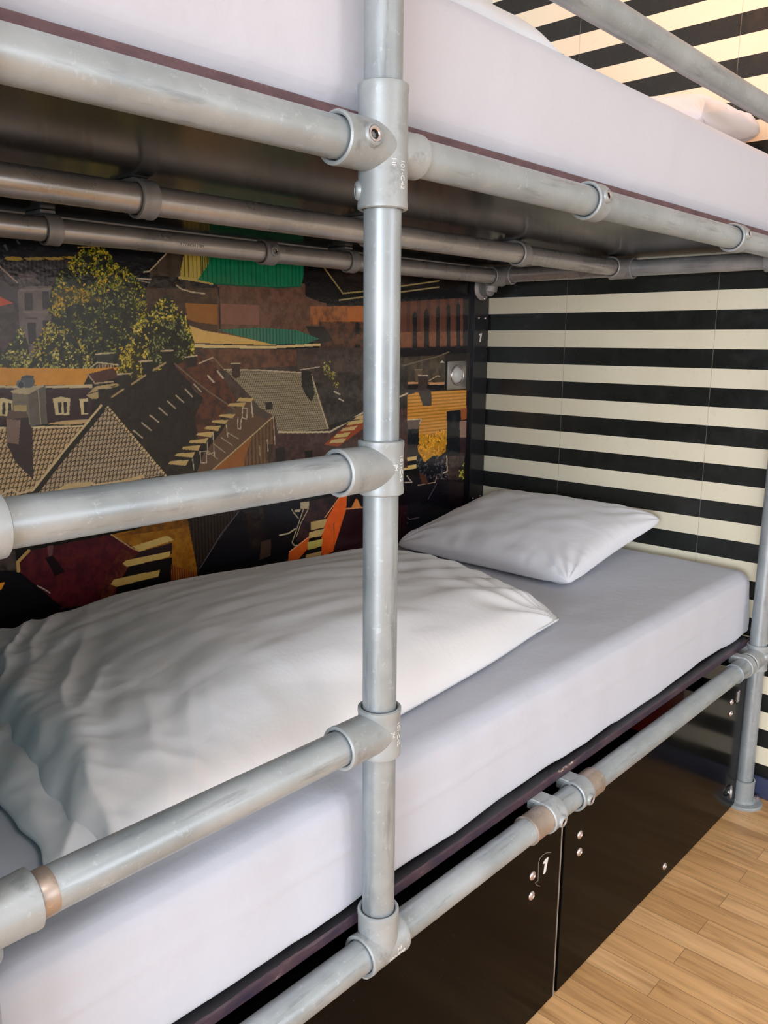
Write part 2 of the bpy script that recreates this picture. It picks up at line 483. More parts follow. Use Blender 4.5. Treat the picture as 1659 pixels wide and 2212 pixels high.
# ------------------------------------------------------------------ the mural of the old town
MURAL = """P|14100f||708 229 2526 418 2590 -721 625 -674
P|0e0f14||706 212 967 237 963 181 785 162 700 152
P|4c4c54||794 193 799 195 804 183 800 182
P|4c4c54||821 205 826 205 831 198 826 198
P|3c3c44||873 209 877 210 878 203 875 203
P|4c4c54||920 214 926 214 929 207 924 206
P|9a7f38||793 164 799 170 828 172 834 166 822 163 804 163
P|8f7a40||834 170 840 171 873 175 883 171 864 167 842 166
P|9a7f38||877 175 886 175 920 178 928 174 912 171 890 170
P|a0832f||922 179 928 180 963 182 969 176 939 175
V|241e22|3a3236,9.2,3.1|700 152 966 175 960 96 921 84 693 75
P|3c3337||704 194 784 152 818 117 816 90 812 -57 682 -55
N|30262a|4a3a3e|694 85 817 80 812 -57 682 -55
L|a88f80|2.8|748 175 784 148 818 118
P|b8452c||695 94 778 88 805 75 777 68 692 62
N|5f5352|6d605d|817 104 842 112 891 115 880 -58 812 -57
N|6b5c5e|3a3034|822 136 850 142 869 119 819 105
P|7c6e68||821 105 893 111 893 106 821 101
P|2c282e||831 98 849 99 847 62 829 60
P|26242a||833 35 851 35 849 -9 832 -11
P|2a262c||870 102 886 103 886 65 869 64
P|7a6c66||825 59 890 62 889 58 825 55
P|4a3c3a||828 47 855 47 855 43 828 43
P|241f26||867 41 882 41 881 3 867 3
P|0b0b10||962 204 1244 230 1238 102 1108 102 1040 172 963 177
L|a38a4c|2.1|960 202 1066 214 1127 217 1224 222
P|a38a44||1056 212 1096 221 1142 221 1114 215
V|40342a|362c24,39.6,13.2|1201 219 1142 160 1131 123 1252 122 1257 220
L|a89878|3.2|1201 218 1140 162 1124 159
L|b0a084|2.2|1098 143 1158 143
L|8a7c64|2.2|1110 139 1147 134
N|4c3626|3a281e|1128 123 1352 134 1347 -5 1120 -6
P|241a16||1148 153 1240 153 1239 125 1134 123
P|8a5820||1237 91 1336 92 1337 40 1270 45 1242 52
N|14100f|241a16|1609 249 2080 287 2083 115 1606 98
N|6a4a3a|54392c|1338 145 1724 165 1722 3 1332 1
P|7a5242||1345 95 1473 94 1472 42 1346 42
P|0b6f48||1246 263 1636 301 1638 189 1625 152 1540 146 1412 143 1324 144 1281 148 1224 155 1236 197
P|ab9848||1246 263 1322 271 1314 193 1282 155 1274 148 1224 155 1236 197
H|0a5038|14.2,3.1|1287 267 1636 301 1638 189 1625 155 1540 148 1413 145 1324 146 1282 153
H|5c5228|12.5,2.8|1235 262 1322 271 1314 193 1282 153 1224 156
P|b09c58||1220 155 1240 153 1327 144 1324 140 1274 145 1221 149
L|0a4a34|3.6|1326 143 1412 142 1540 144 1625 151
L|b0a084|3.4|1214 133 1228 125 1259 119 1297 117
L|1a1010|4.7|1341 133 1342 89 1342 28
N|9a5c30|6a4028|1659 98 1889 108 2083 122 2084 57 1658 48
P|a8602c||1809 100 1889 106 1910 53 1813 51
N|5c3a28|3a2820|1695 56 2084 64 2086 -39 1694 -30
P|180f0e||1848 60 1861 52 1863 22 1844 22 1844 52
P|180f0e||1844 -10 1863 -10 1863 -56 1844 -56
P|2a241e||1641 42 1713 43 1750 3 1676 -10
P|c9a25a||1235 38 1251 36 1290 25 1378 14 1471 -1 1536 -11 1503 -11 1246 -6
P|2e6e56||1333 28 1472 35 1605 31 1694 7 1640 -8 1511 -9 1471 0 1378 17
H|1e4c3c|11.5,3.3|1333 28 1472 35 1605 31 1694 7 1640 -8 1511 -9 1471 0 1378 17
L|2a2018|2.5|1249 -7 1377 -11 1503 -13 1694 -9
P|cdb27a||1249 -9 1377 -12 1503 -14 1698 -6 1698 -13 1502 -21 1253 -18
N|4c3d37|3a2e2a|1253 -19 1536 -22 2085 -14 2093 -415 1245 -193
N|6a4634|4c3428|1274 -21 1604 -25 1603 -69 1329 -77
P|100d0f||1635 226 1715 232 1799 143 1909 153 2082 173 2083 122 1714 109 1642 125
S|241e1a|6.8,1.4|1724 226 2080 259 2082 166 1799 148
L|9c8a58|4.0|1704 218 1709 214 1791 140 1889 151 2242 201
L|9a8a60|4.2|1776 120 1889 135 2242 181
P|0e0c10||2037 149 2539 188 2542 140 2038 125
V|5c3526|4c2c22,50.7,20.3|2038 125 2540 164 2551 -33 2041 -49
N|7a4a30|6a3e2a|2039 30 2381 37 2383 -10 2040 -17
P|16100f||2109 87 2120 100 2132 87 2135 -41 2111 -41
P|16100f||2167 96 2179 110 2193 97 2197 -40 2171 -40
P|16100f||2230 108 2242 121 2249 109 2254 -37 2234 -37
P|16100f||2287 119 2296 130 2307 120 2313 -36 2292 -36
P|181012||2340 124 2350 137 2361 125 2368 -33 2347 -33
P|1c1414||2376 157 2540 164 2554 -84 2386 -81
P|1a1214||2040 -20 2550 -10 2553 -67 2041 -54
N|4c4030|362c24|2041 -49 2384 -41 2389 -146 2042 -138
L|6a5c4a|4.6|2064 -76 2242 -48 2305 -33
P|2a241e||2280 -40 2551 -33 2559 -177 2284 -167
P|5c4c3a||2127 -91 2162 -91 2163 -131 2127 -130
L|8a7860|3.0|2124 -91 2162 -91
P|1a1412||2046 -91 2087 -119 2088 -159 2047 -158
P|c48e62||2076 -129 2142 -131 2147 -137 2083 -137
P|c48e62||2193 -134 2283 -136 2283 -144 2203 -142
L|b09474|3.1|2197 -129 2244 -113 2257 -115
P|3c302c||2141 -111 2192 -112 2188 -152 2218 -164 2215 -214 2170 -212 2148 -185 2130 -156 2142 -148
L|c0ac90|3.1|2141 -109 2194 -111
P|b8b0a0||2255 -70 2268 -61 2283 -70
P|c98a3a||2047 -162 2409 -167 2412 -238 2302 -240 2304 -354 2215 -411 2049 -287
S|a46c20|11.2,4.8|2047 -162 2409 -167 2412 -238 2302 -240 2304 -354 2215 -411 2049 -287
P|3e3632||2142 -161 2213 -164 2215 -214 2170 -212
P|3a3438||2042 -150 2142 -157 2124 -168 2043 -177
P|5f5049||2048 -253 2157 -257 2150 -294 2049 -287
L|c8b490|3.1|2067 -242 2081 -254 2162 -256 2152 -271
P|0b1216||2049 -284 2150 -288 2152 -344 2050 -336
P|342c2a||2050 -333 2144 -341 2153 -381 2050 -376
P|cba968||2064 -380 2140 -380 2141 -393 2065 -393
P|14121a||2065 -393 2141 -394 2141 -410 2065 -409
P|cba968||2065 -409 2141 -409 2141 -423 2065 -423
F|16161c|1.64,14141c,2a2a34,5c5450|2140 -380 2252 -374 2313 -405 2321 -481 2155 -486
F|b8801e|1.62,e09a28,d8881c,7a4a14,f0b030|2158 -302 2213 -314 2263 -302 2302 -308 2299 -378 2266 -392 2227 -388 2185 -405 2147 -365
P|0e1014||2299 -237 2379 -236 2383 -403 2305 -391
P|1c2026||2329 -250 2353 -251 2352 -300 2331 -299
P|96522a||2379 -234 2414 -230 2416 -271 2383 -274
P|8c6c5e||2375 -277 2416 -276 2416 -338 2378 -335
P|2e1c20||2378 -335 2416 -338 2414 -414 2381 -411
N|4c3a34|342824|2313 -396 2408 -405 2412 -491 2316 -488
L|c0ac90|5.0|2305 -396 2310 -451 2289 -455
F|2a2418|1.71,a8a448,c8bc50,3a3018|2374 -448 2409 -417 2412 -491 2392 -494
P|120f16||2051 -442 2404 -495 2418 -639 2055 -681
N|24161c|1a1016|2316 -488 2404 -499 2403 -602 2319 -573
L|b8a890|3.2|2080 -464 2118 -468 2091 -443
L|a89078|3.3|2150 -482 2243 -483 2250 -464
L|4a4448|3.3|2251 -489 2206 -538
P|4a2a1c||2154 -437 2191 -457 2205 -485 2172 -481
L|6a5a60|3.3|2068 -570 2109 -596 2158 -597
L|8a7c80|3.2|2063 -586 2097 -607
F|181a10|1.04,8f8c1e,b39e24,5c6a1a,c9a826,3e4a14,2a3010,788020|962 192 1002 205 1033 204 1044 177 1093 160 1110 134 1128 119 1125 60 1104 37 1087 -33 967 -59 925 -7 917 34 881 53 887 93 897 123 926 154
F|14160e|1.05,2a3012,1a1e10,3c4618,8a8a40|989 97 1084 123 1105 59 1087 -39 978 -59 926 -2 929 44
F|3a3612|1.02,d0a022,b08c1c,8a7a1c,6a6418|893 105 956 118 989 97 1017 90 976 81 931 75 893 63
F|1a1c10|1.11,b09c28,c8b040,8a8a24,4a5418,e0c860|1185 111 1210 79 1242 52 1260 -5 1250 -75 1098 -72 1075 -28 1085 26 1117 49 1144 82
F|14160e|1.13,2c3418,3a4020,8a8a50|1169 50 1228 40 1246 -17 1237 -69 1123 -67 1126 -17
F|1c1e12|0.97,98903c,c8bc64,7a7a30,2a2c18|818 27 830 -7 836 -62 681 -62 732 -8 777 -27
F|1c1e12|1.02,a89a38,c8bc60,7a7a2c,2a2c18,b08c1c|880 38 922 24 959 -7 983 -65 832 -65 846 -7
F|16180f|1.03,2c3018,b8ac5c,50501f|900 13 938 14 967 -59 899 -63
F|2a2812|1.09,b8a430,d0b438,8a7a20|1049 -17 1114 -12 1104 -89 1035 -84
P|2c2824||989 -33 1034 -31 1032 -55 992 -55
L|b8a880|3.2|988 -33 1034 -30
L|b8a880|3.2|969 -66 990 -52 1043 -58
V|3a2a22|a89070,7.1,3.5|992 -56 1037 -59 1024 -66 983 -67
P|d18c2c||681 -60 766 -60 966 -66 1043 -63 1036 -71 967 -82 952 -102 678 -96
P|4c2620||963 -78 1030 -65 1045 -87 1011 -94 981 -100 971 -99
L|b09878|3.2|965 -78 981 -100 1028 -97
P|14100e||955 -99 965 -82 979 -98
P|c8b48c||678 -94 862 -102 975 -101 975 -110 862 -106 677 -101
P|8a7a68||762 -101 792 -104 790 -108 762 -107
P|2e1722||677 -101 986 -110 965 -181 923 -189 670 -178
P|cbb888||741 -127 768 -124 787 -131 785 -163 738 -162
P|1e1418||765 -134 771 -135 769 -159 762 -159
P|1e1418||777 -135 784 -137 782 -161 775 -161
P|cbb888||877 -130 897 -127 919 -132 917 -141 913 -169 881 -167
P|1e1418||888 -139 897 -139 895 -164 888 -164
P|1e1418||901 -140 910 -140 907 -165 901 -165
P|cbb888||940 -134 961 -133 959 -170 943 -170
P|1e1418||949 -141 961 -141 959 -168 950 -168
P|c0a070||858 -186 902 -181 964 -181 958 -190 912 -192
P|746a5c||788 -113 823 -118 822 -188 806 -177 784 -165
P|5e5850||821 -117 862 -101 861 -185 822 -189
L|b0a48c|2.0|845 -110 845 -185
P|b0a080||784 -110 807 -103 862 -99 823 -119 789 -115
E|4a5458||823 -91 16 14
E|333a3e||824 -81 14 3
E|5c666a||807 -96 9 9
E|2c3236||808 -98 6 7
T|bb9c74|2c2018,9.5,11.1,-.35|670 -185 948 -197 814 -335 742 -342 656 -337
L|d2bc90|4.0|670 -184 755 -188 948 -197
P|2e2228||769 -169 783 -155 818 -164 819 -183 826 -193 819 -308 809 -297 783 -266 767 -224
P|7c645a||771 -169 801 -174 792 -226 767 -220
P|5c4a44||776 -151 815 -157 817 -169 770 -170
P|ac9462||789 -141 817 -142 816 -155 788 -153
L|c9b088|4.1|703 -344 743 -334 769 -323 783 -335 815 -330
T|a89074|30241c,10.3,11.1,-.25|1004 -157 1155 -335 1082 -338 825 -340
L|100c0c|5.3|1002 -161 908 -252 825 -338
L|cbb082|5.3|995 -150 903 -241 815 -332
L|cbb082|5.5|868 -341 898 -329 957 -332 965 -338 1017 -338 1095 -333
P|c2a676||880 -332 898 -326 954 -329 959 -337 913 -340 884 -341
P|c2a676||1017 -335 1093 -328 1098 -335 1026 -343
N|1a1316|231a1a|1007 -154 1038 -136 1176 -62 1200 -57 1255 -128 1354 -199 1321 -271 1251 -363 1159 -336
N|3c241e|5c3424|1200 -63 1273 -35 1318 -59 1387 -154 1339 -198 1263 -266 1252 -193 1282 -147
D|cbb082|5.7|1007 -153 1159 -338
L|aa9a80|3.4|1074 -216 1098 -236
L|aa9a80|3.4|1098 -199 1123 -219
L|aa9a80|3.4|1122 -182 1146 -201
L|aa9a80|3.5|1148 -165 1171 -184
L|aa9a80|3.5|1174 -150 1196 -169
L|aa9a80|3.5|1199 -137 1221 -155
L|aa9a80|3.5|1227 -122 1248 -142
L|aa9a80|3.5|1254 -110 1275 -130
L|baa88c|4.8|1298 -90 1316 -107
L|baa88c|4.8|1329 -79 1346 -97
P|b09868||957 -127 981 -107 1034 -101 1048 -106 991 -118 989 -134 973 -136
L|2a2018|2.1|962 -124 1034 -106
P|1e1816||988 -113 1023 -114 1022 -149 1004 -157 988 -145
L|b8a070|3.2|987 -112 1021 -112
P|1c1614||1041 -82 1076 -83 1074 -125 1054 -133 1041 -114
L|c0ac84|3.3|1040 -80 1075 -79
P|1c1614||1105 -52 1134 -53 1135 -86 1112 -92
L|b8a484|3.3|1099 -51 1135 -50
P|1a1514||1162 -30 1195 -31 1197 -65 1165 -69
L|b8a484|3.4|1161 -26 1196 -25
P|241c18||1231 -42 1267 -40 1265 -64 1235 -69
L|b8a484|3.5|1231 -42 1267 -38
L|a88c60|4.4|1022 -133 1053 -116
L|a88c60|4.4|1076 -105 1115 -84
L|a88c60|4.5|1137 -73 1173 -55
L|b09c80|3.5|1272 -58 1317 -43
L|8a6c50|2.4|1317 -43 1353 -77
L|6e5c4a|3.6|1200 -58 1256 -101 1298 -130 1371 -175 1464 -225
P|5c4434||1378 -182 1442 -156 1466 -168 1518 -205 1463 -244 1298 -341 1252 -341 1276 -292 1338 -235
V|6a4c34|4a3424,12.8,4.8|1518 -208 1522 -288 1497 -349 1281 -348 1304 -334 1430 -261
P|8c5428||1298 -338 1439 -255 1413 -311 1405 -349 1288 -347
P|3a2a22||1487 -285 1529 -289 1528 -348 1494 -349
L|ac946c|3.8|1521 -205 1430 -261 1298 -341
L|c0a87c|2.6|1514 -196 1521 -205
P|4a4038||1442 -156 1465 -180 1518 -200 1489 -214 1445 -198
T|918468|4a4036,7.7,6.5,-.5|1356 -78 1624 -89 1660 -99 1727 -259 1530 -257 1521 -209 1465 -180 1442 -154
L|b0a084|3.8|1350 -75 1468 -79 1624 -89
L|b8a888|4.1|1660 -94 1692 -172 1727 -256
P|2a2622||1622 -82 1660 -86 1674 -151 1661 -174 1641 -157 1623 -129
L|b0a090|2.7|1617 -81 1693 -74
P|3e2e28||1375 -61 1404 -61 1403 -93 1386 -100 1375 -92
L|b0a080|2.4|1373 -60 1404 -60
P|2c2620||1485 -169 1512 -167 1515 -189 1490 -188
N|403832|2c2622|1667 -99 1890 -88 2087 -76 2089 -220 1733 -244
H|2e2824|8.5,2.1|1739 -195 2088 -167 2089 -220 1733 -244
F|3a342a|1.37,8c7c3c,a8984a,4c4430|1697 -70 1735 -55 1779 -127 1765 -138 1721 -105
L|b0a490|4.2|1753 -148 1777 -157
L|b0a490|4.2|1773 -170 1792 -178
L|bcac8c|5.6|1535 -254 1636 -262 1735 -268 1890 -214 2088 -167
P|1a1614||1726 -249 1890 -221 1798 -247 1739 -261
N|4e3632|3a2826|1523 -262 1739 -273 1890 -217 2089 -213 2093 -415 1494 -354
P|1c1614||1631 -318 1664 -317 1664 -344 1634 -343
P|241c1c||1520 -301 1555 -298 1559 -352 1521 -352
L|a89880|2.6|1514 -209 1519 -288
L|a89880|2.6|1491 -272 1493 -305
L|988868|2.6|1462 -287 1465 -316
P|8a3c20||1710 -304 1788 -261 1890 -231 1911 -255 1768 -316
P|b89c68||1731 -303 1741 -292 1804 -293 1790 -305
P|b8a060||1750 -288 1762 -277 1824 -275 1808 -288
P|b89c68||1778 -270 1792 -261 1855 -257 1838 -270
P|b8a060||1804 -253 1820 -243 1894 -237 1873 -251
P|b89c68||1836 -237 1853 -228 1976 -214 1933 -237
P|b89a62||1388 -160 1398 -151 1448 -154 1438 -164
P|b89a62||1357 -171 1366 -164 1419 -165 1412 -176
P|b89a62||1329 -197 1335 -192 1384 -194 1373 -205
P|b89a62||1303 -211 1309 -206 1359 -208 1349 -219
P|b89a62||1279 -226 1288 -221 1335 -222 1324 -236
P|b89a62||1254 -241 1261 -236 1312 -236 1301 -251
P|b89a62||1232 -260 1236 -253 1293 -252 1283 -265
P|b89a62||1209 -274 1214 -268 1268 -268 1259 -282
P|b89a62||1187 -289 1194 -284 1250 -285 1241 -299
P|b89a62||1166 -308 1173 -302 1230 -303 1220 -318
L|b4a88c|2.5|1409 -177 1405 -205 1421 -210 1423 -181 1411 -179
L|b4a88c|3.8|1438 -166 1442 -205
L|b4a88c|2.5|1391 -205 1389 -233 1399 -237 1402 -208
L|b4a88c|2.5|1352 -220 1355 -255
L|b4a88c|2.5|1308 -237 1310 -301
L|b4a88c|2.5|1288 -262 1289 -295 1306 -292
L|b4a88c|2.4|1265 -285 1266 -315 1284 -317 1285 -286 1265 -286
L|b4a88c|2.4|1241 -303 1244 -331
L|9c8c6c|2.5|1357 -243 1391 -262
L|9c8c6c|2.5|1334 -254 1370 -278
L|9c8c6c|2.5|1311 -270 1346 -296
L|9c8c6c|2.5|1291 -287 1320 -311
N|4a3e38|2a2220|645 -451 732 -458 765 -460 765 -507 641 -501
N|3c121a|521a1e|770 -490 793 -468 999 -464 1112 -544 1047 -609 1007 -636 858 -619 773 -518
N|5c2c1c|3c141a|1024 -504 1071 -530 1019 -579 989 -620 958 -625 980 -560
L|b08a50|7.4|795 -468 769 -489 769 -510
P|603e3c||839 -465 853 -465 850 -486 840 -494
P|16080e||832 -491 851 -489 876 -533 851 -539
P|0b090e||642 -491 744 -503 774 -515 864 -617 717 -637 627 -653
P|d88a2a||716 -529 737 -529 728 -544 714 -550
L|b0a090|2.2|808 -552 824 -564 837 -576
N|92601a|7a4a14|999 -464 1254 -457 1244 -620 1163 -579 1097 -535
N|5c3a14|7a4a14|1115 -454 1255 -450 1253 -481 1011 -472
L|b89468|2.3|999 -464 1053 -508 1099 -535
P|2a1c1e||1071 -521 1169 -514 1166 -543 1051 -544
P|141012||1041 -553 1167 -553 1164 -612 1001 -620 1005 -598
P|b89a58||1054 -504 1152 -493 1163 -498 1173 -508 1075 -520
P|b89a58||1025 -542 1034 -536 1163 -535 1158 -550 1037 -553
P|b89a58||990 -588 999 -577 1129 -579 1123 -596 1004 -597
P|8e4c20||1163 -571 1243 -613 1228 -639 1160 -628
H|5a2c14|7.1,2.8|1163 -571 1243 -613 1228 -639 1160 -628
P|0d0c11||1252 -437 1458 -440 2095 -494 2099 -722 1592 -649 1239 -641
V|2e231c|1a1412,10.4,4.5|1218 -457 1392 -457 1251 -599 1244 -614
L|4c4c56|2.6|1387 -462 1327 -513 1251 -599
N|241a18|16100f|1408 -460 1474 -462 1471 -577 1420 -582
P|3a2a24||1462 -562 1497 -561 1495 -609 1453 -615
N|3c2424|241a1c|1632 -471 1777 -466 1707 -546 1649 -587 1594 -585
P|d9581a||1783 -464 1807 -473 1801 -594 1750 -642 1696 -650 1695 -595 1717 -536
L|f0a060|2.9|1783 -466 1711 -529
P|c85a20||1560 -642 1564 -615 1571 -609 1644 -579 1643 -611 1596 -645
L|e0a070|2.8|1566 -611 1644 -579
P|b89c62||1652 -535 1721 -535 1707 -559 1652 -559
P|b89c62||1646 -565 1711 -563 1695 -585 1644 -583
P|b8a858||1638 -594 1703 -595 1695 -617 1639 -619
P|b89c62||1632 -632 1697 -632 1693 -646 1630 -643
L|7a3010|3.0|1749 -553 1750 -627
P|ac9c7c||1612 -468 1647 -470 1645 -492 1612 -488
P|ac9c7c||1588 -488 1614 -489 1610 -497 1590 -494
L|b0a484|2.8|1577 -484 1588 -499 1604 -516
L|b0a484|2.8|1623 -491 1598 -543 1577 -585 1586 -595 1604 -598
L|b0a484|2.8|1643 -493 1613 -531 1594 -571
L|b0a484|4.2|1530 -554 1562 -555 1591 -545
P|281016||1803 -516 2096 -542 2099 -722 1736 -661
P|10090e||1807 -465 2095 -494 2096 -545 1803 -513
L|c8885a|4.5|1797 -515 1881 -521
P|c87a3a||1824 -516 1845 -489 1853 -490 1870 -520"""

def build_mural():
    xs = [0.60]
    while xs[-1] < 2.425:
        xs.append(xs[-1] + 0.00115 + 0.00085 * (xs[-1] - 0.60))
    xs = np.array(xs)
    x_left = np.linspace(-0.35, 0.60, 60)[:-1]
    xs = np.concatenate([x_left, xs])
    zs = np.arange(-0.745, 0.2501, 0.0014)
    nx, nz = len(xs), len(zs)
    X, Z = np.meshgrid(xs * 1000, zs * 1000)       # rows z
    rs = np.random.RandomState(7)
    C = np.zeros((nz, nx, 3))
    # soft value noise for mottling
    def vnoise(cell):
        gx = int(2900 / cell) + 3
        gz = int(1100 / cell) + 3
        g = rs.rand(gz, gx)
        fx = (X + 400) / cell; fz = (Z + 800) / cell
        ix = fx.astype(int); iz = fz.astype(int)
        tx = fx - ix; tz = fz - iz
        tx = tx * tx * (3 - 2 * tx); tz = tz * tz * (3 - 2 * tz)
        return ((g[iz, ix] * (1 - tx) + g[iz, ix + 1] * tx) * (1 - tz) + (g[iz + 1, ix] * (1 - tx) + g[iz + 1, ix + 1] * tx) * tz)
    nA = 0.5 * vnoise(16) + 0.3 * vnoise(7) + 0.2 * vnoise(3.5)
    nB = vnoise(5)
    C[:] = hexc('14100f')
    def inside(pts, sl):
        x = X[sl]; z = Z[sl]
        r = np.zeros(x.shape, bool)
        n = len(pts)
        for i in range(n):
            x1, z1 = pts[i]; x2, z2 = pts[(i + 1) % n]
            if z1 == z2: continue
            c = ((z1 > z) != (z2 > z)) & (x < (x2 - x1) * (z - z1) / (z2 - z1) + x1)
            r ^= c
        return r
    def box_slice(a0, a1, b0, b1):
        i0 = max(0, np.searchsorted(xs * 1000, a0) - 1); i1 = min(nx, np.searchsorted(xs * 1000, a1) + 1)
        j0 = max(0, np.searchsorted(zs * 1000, b0) - 1); j1 = min(nz, np.searchsorted(zs * 1000, b1) + 1)
        return (slice(j0, j1), slice(i0, i1))
    def put(sl, msk, col):
        if msk.size == 0: return
        sub = C[sl]
        if isinstance(col, tuple):
            sub[msk] = col
        else:
            sub[msk] = col[msk]
    for line in MURAL.strip().split('\n'):
        k, c, pr, q = line.split('|')
        col = hexc(c)
        v = list(map(float, q.split()))
        if k == 'E':
            cx, cz, a, b = v
            sl = box_slice(cx - a, cx + a, cz - b, cz + b)
            put(sl, ((X[sl] - cx) / max(a, .1)) ** 2 + ((Z[sl] - cz) / max(b, .1)) ** 2 < 1, col)
            continue
        pts = list(zip(v[::2], v[1::2]))
        px = [p[0] for p in pts]; pz = [p[1] for p in pts]
        if k in 'LD':
            w = float(pr) / 2
            along = 0.0
            for (x1, z1), (x2, z2) in zip(pts[:-1], pts[1:]):
                sl = box_slice(min(x1, x2) - w - 1, max(x1, x2) + w + 1, min(z1, z2) - w - 1, max(z1, z2) + w + 1)
                dx, dz = x2 - x1, z2 - z1
                L = math.hypot(dx, dz) + 1e-6
                t = ((X[sl] - x1) * dx + (Z[sl] - z1) * dz) / (L * L)
                tc = np.clip(t, 0, 1)
                d = np.hypot(X[sl] - x1 - tc * dx, Z[sl] - z1 - tc * dz)
                m = d < w
                if k == 'D':
                    m &= ((t * L) % 9.0) < 6.6
                put(sl, m, col)
            continue
        sl = box_slice(min(px), max(px), min(pz), max(pz))
        ins = inside(pts, sl)
        x = X[sl]; z = Z[sl]
        mott = (0.86 + 0.28 * nA[sl])[..., None]
        if k == 'P':
            put(sl, ins, np.array(col) * mott)
        elif k == 'N':
            t = np.clip((nA[sl] - 0.32) / 0.36, 0, 1)[..., None]
            put(sl, ins, np.array(hexc(pr)) * t + np.array(col) * (1 - t))
        elif k == 'V':
            c2, p, w = pr.split(',')
            s = ((x + (nB[sl] - .5) * 2) % float(p)) < float(w)
            put(sl, ins, np.where(s[..., None], np.array(hexc(c2)), np.array(col)) * mott)
        elif k == 'H':
            p, w = map(float, pr.split(','))
            put(sl, ins & ((x % p) < w), col)
        elif k == 'S':
            p, w = map(float, pr.split(','))
            put(sl, ins & ((z % p) < w), col)
        elif k == 'T':
            c2, p, w, sk = pr.split(',')
            p = float(p); w = float(w); sk = float(sk)
            row = np.floor(z / w)
            u = (x - z * sk * -1.0) / p
            fu = u % 1.0; fv = (z / w + 0.12 * np.sin(u * 6.28)) % 1.0
            shade = 0.72 + 0.5 * np.sin(np.clip(fu, 0, 1) * math.pi) * (0.65 + 0.35 * fv)
            dark = (fu < 0.2) | (fv < 0.2)
            cc = np.where(dark[..., None], np.array(hexc(c2)), np.array(col) * shade[..., None]) * mott
            put(sl, ins, cc)
        elif k == 'F':
            a = pr.split(',')
            s = float(a[0]); cols = [hexc(h) for h in a[1:]]
            put(sl, ins, col)
            area = (max(px) - min(px)) * (max(pz) - min(pz))
            n = int(area / (13 * s * s))
            rx = rs.uniform(min(px), max(px), n); rz = rs.uniform(min(pz), max(pz), n)
            for i in range(n):
                # keep leaves inside the crown
                r = False
                m = len(pts)
                xx, zz = rx[i] + rs.uniform(-3, 3), rz[i] + rs.uniform(-3, 3)
                for j in range(m):
                    x1, z1 = pts[j]; x2, z2 = pts[(j + 1) % m]
                    if (z1 > zz) != (z2 > zz) and xx < (x2 - x1) * (zz - z1) / (z2 - z1) + x1:
                        r = not r
                if not r: continue
                # clumps: more light leaves in some clumps
                cl = noise.noise(Vector((xx * 0.035, zz * 0.035, 3.1)))
                if cl < -0.05 and rs.rand() < 0.85: continue
                aa = s * rs.uniform(1.6, 4.6); bb = s * rs.uniform(1.0, 2.0)
                th = rs.uniform(0, 3.14)
                ss = box_slice(rx[i] - aa, rx[i] + aa, rz[i] - aa, rz[i] + aa)
                ux = (X[ss] - rx[i]); uz = (Z[ss] - rz[i])
                p1 = ux * math.cos(th) + uz * math.sin(th); p2 = -ux * math.sin(th) + uz * math.cos(th)
                cc = cols[rs.randint(len(cols))]
                f = rs.uniform(0.7, 1.15)
                put(ss, (p1 / aa) ** 2 + (p2 / bb) ** 2 < 1, tuple(v_ * f for v_ in cc))
    # mesh
    YM = 1.82
    nv = nx * nz
    co = np.zeros((nv + 4, 3), np.float32)
    co[:nv, 0] = np.tile(xs, nz); co[:nv, 1] = YM; co[:nv, 2] = np.repeat(zs, nx) + H
    co[nv:] = [(xs[0], 1.834, zs[0] + H), (xs[-1], 1.834, zs[0] + H), (xs[-1], 1.834, zs[-1] + H), (xs[0], 1.834, zs[-1] + H)]
    idx = np.arange(nv).reshape(nz, nx)
    q = np.stack([idx[:-1, :-1], idx[:-1, 1:], idx[1:, 1:], idx[1:, :-1]], -1).reshape(-1, 4)
    a, b, c, d = idx[0, 0], idx[0, -1], idx[-1, -1], idx[-1, 0]
    e, f, g, h = nv, nv + 1, nv + 2, nv + 3
    extra = np.array([[a, e, f, b], [b, f, g, c], [c, g, h, d], [d, h, e, a], [e, h, g, f]])
    q = np.concatenate([q, extra])
    me = bpy.data.meshes.new('wall_mural')
    me.vertices.add(nv + 4); me.vertices.foreach_set('co', co.ravel())
    me.loops.add(len(q) * 4); me.loops.foreach_set('vertex_index', q.ravel().astype(np.int32))
    me.polygons.add(len(q)); me.polygons.foreach_set('loop_start', (np.arange(len(q)) * 4).astype(np.int32))
    me.update(calc_edges=True)
    at = me.color_attributes.new('print', 'FLOAT_COLOR', 'POINT')
    buf = np.ones((nv + 4, 4), np.float32)
    buf[:nv, :3] = C.reshape(-1, 3)
    buf[nv:, :3] = 0.02
    at.data.foreach_set('color', buf.ravel())
    m = mat('glossy_mural_print', (0.2, 0.2, 0.2), 0.13, 0, 0.5)
    ca = N(m, 'ShaderNodeVertexColor', layer_name='print')
    gain = N(m, 'ShaderNodeVectorMath', operation='SCALE')
    gain.inputs['Scale'].default_value = MURAL_GAIN
    LK(m, ca.outputs['Color'], gain.inputs[0])
    LK(m, gain.outputs[0], bsdf(m).inputs['Base Color'])
    n1 = noise_tex(m, 55, 3, 0.55)
    bump(m, n1.outputs[0], 0.30, 0.0018)
    me.materials.append(m)
    o = bpy.data.objects.new('wall_mural', me)
    COL.objects.link(o)
    tag(o, 'glossy mural of old town roofs, trees and a green dome behind the lower bunk', 'mural')
MURAL_GAIN = 1.4
build_mural()

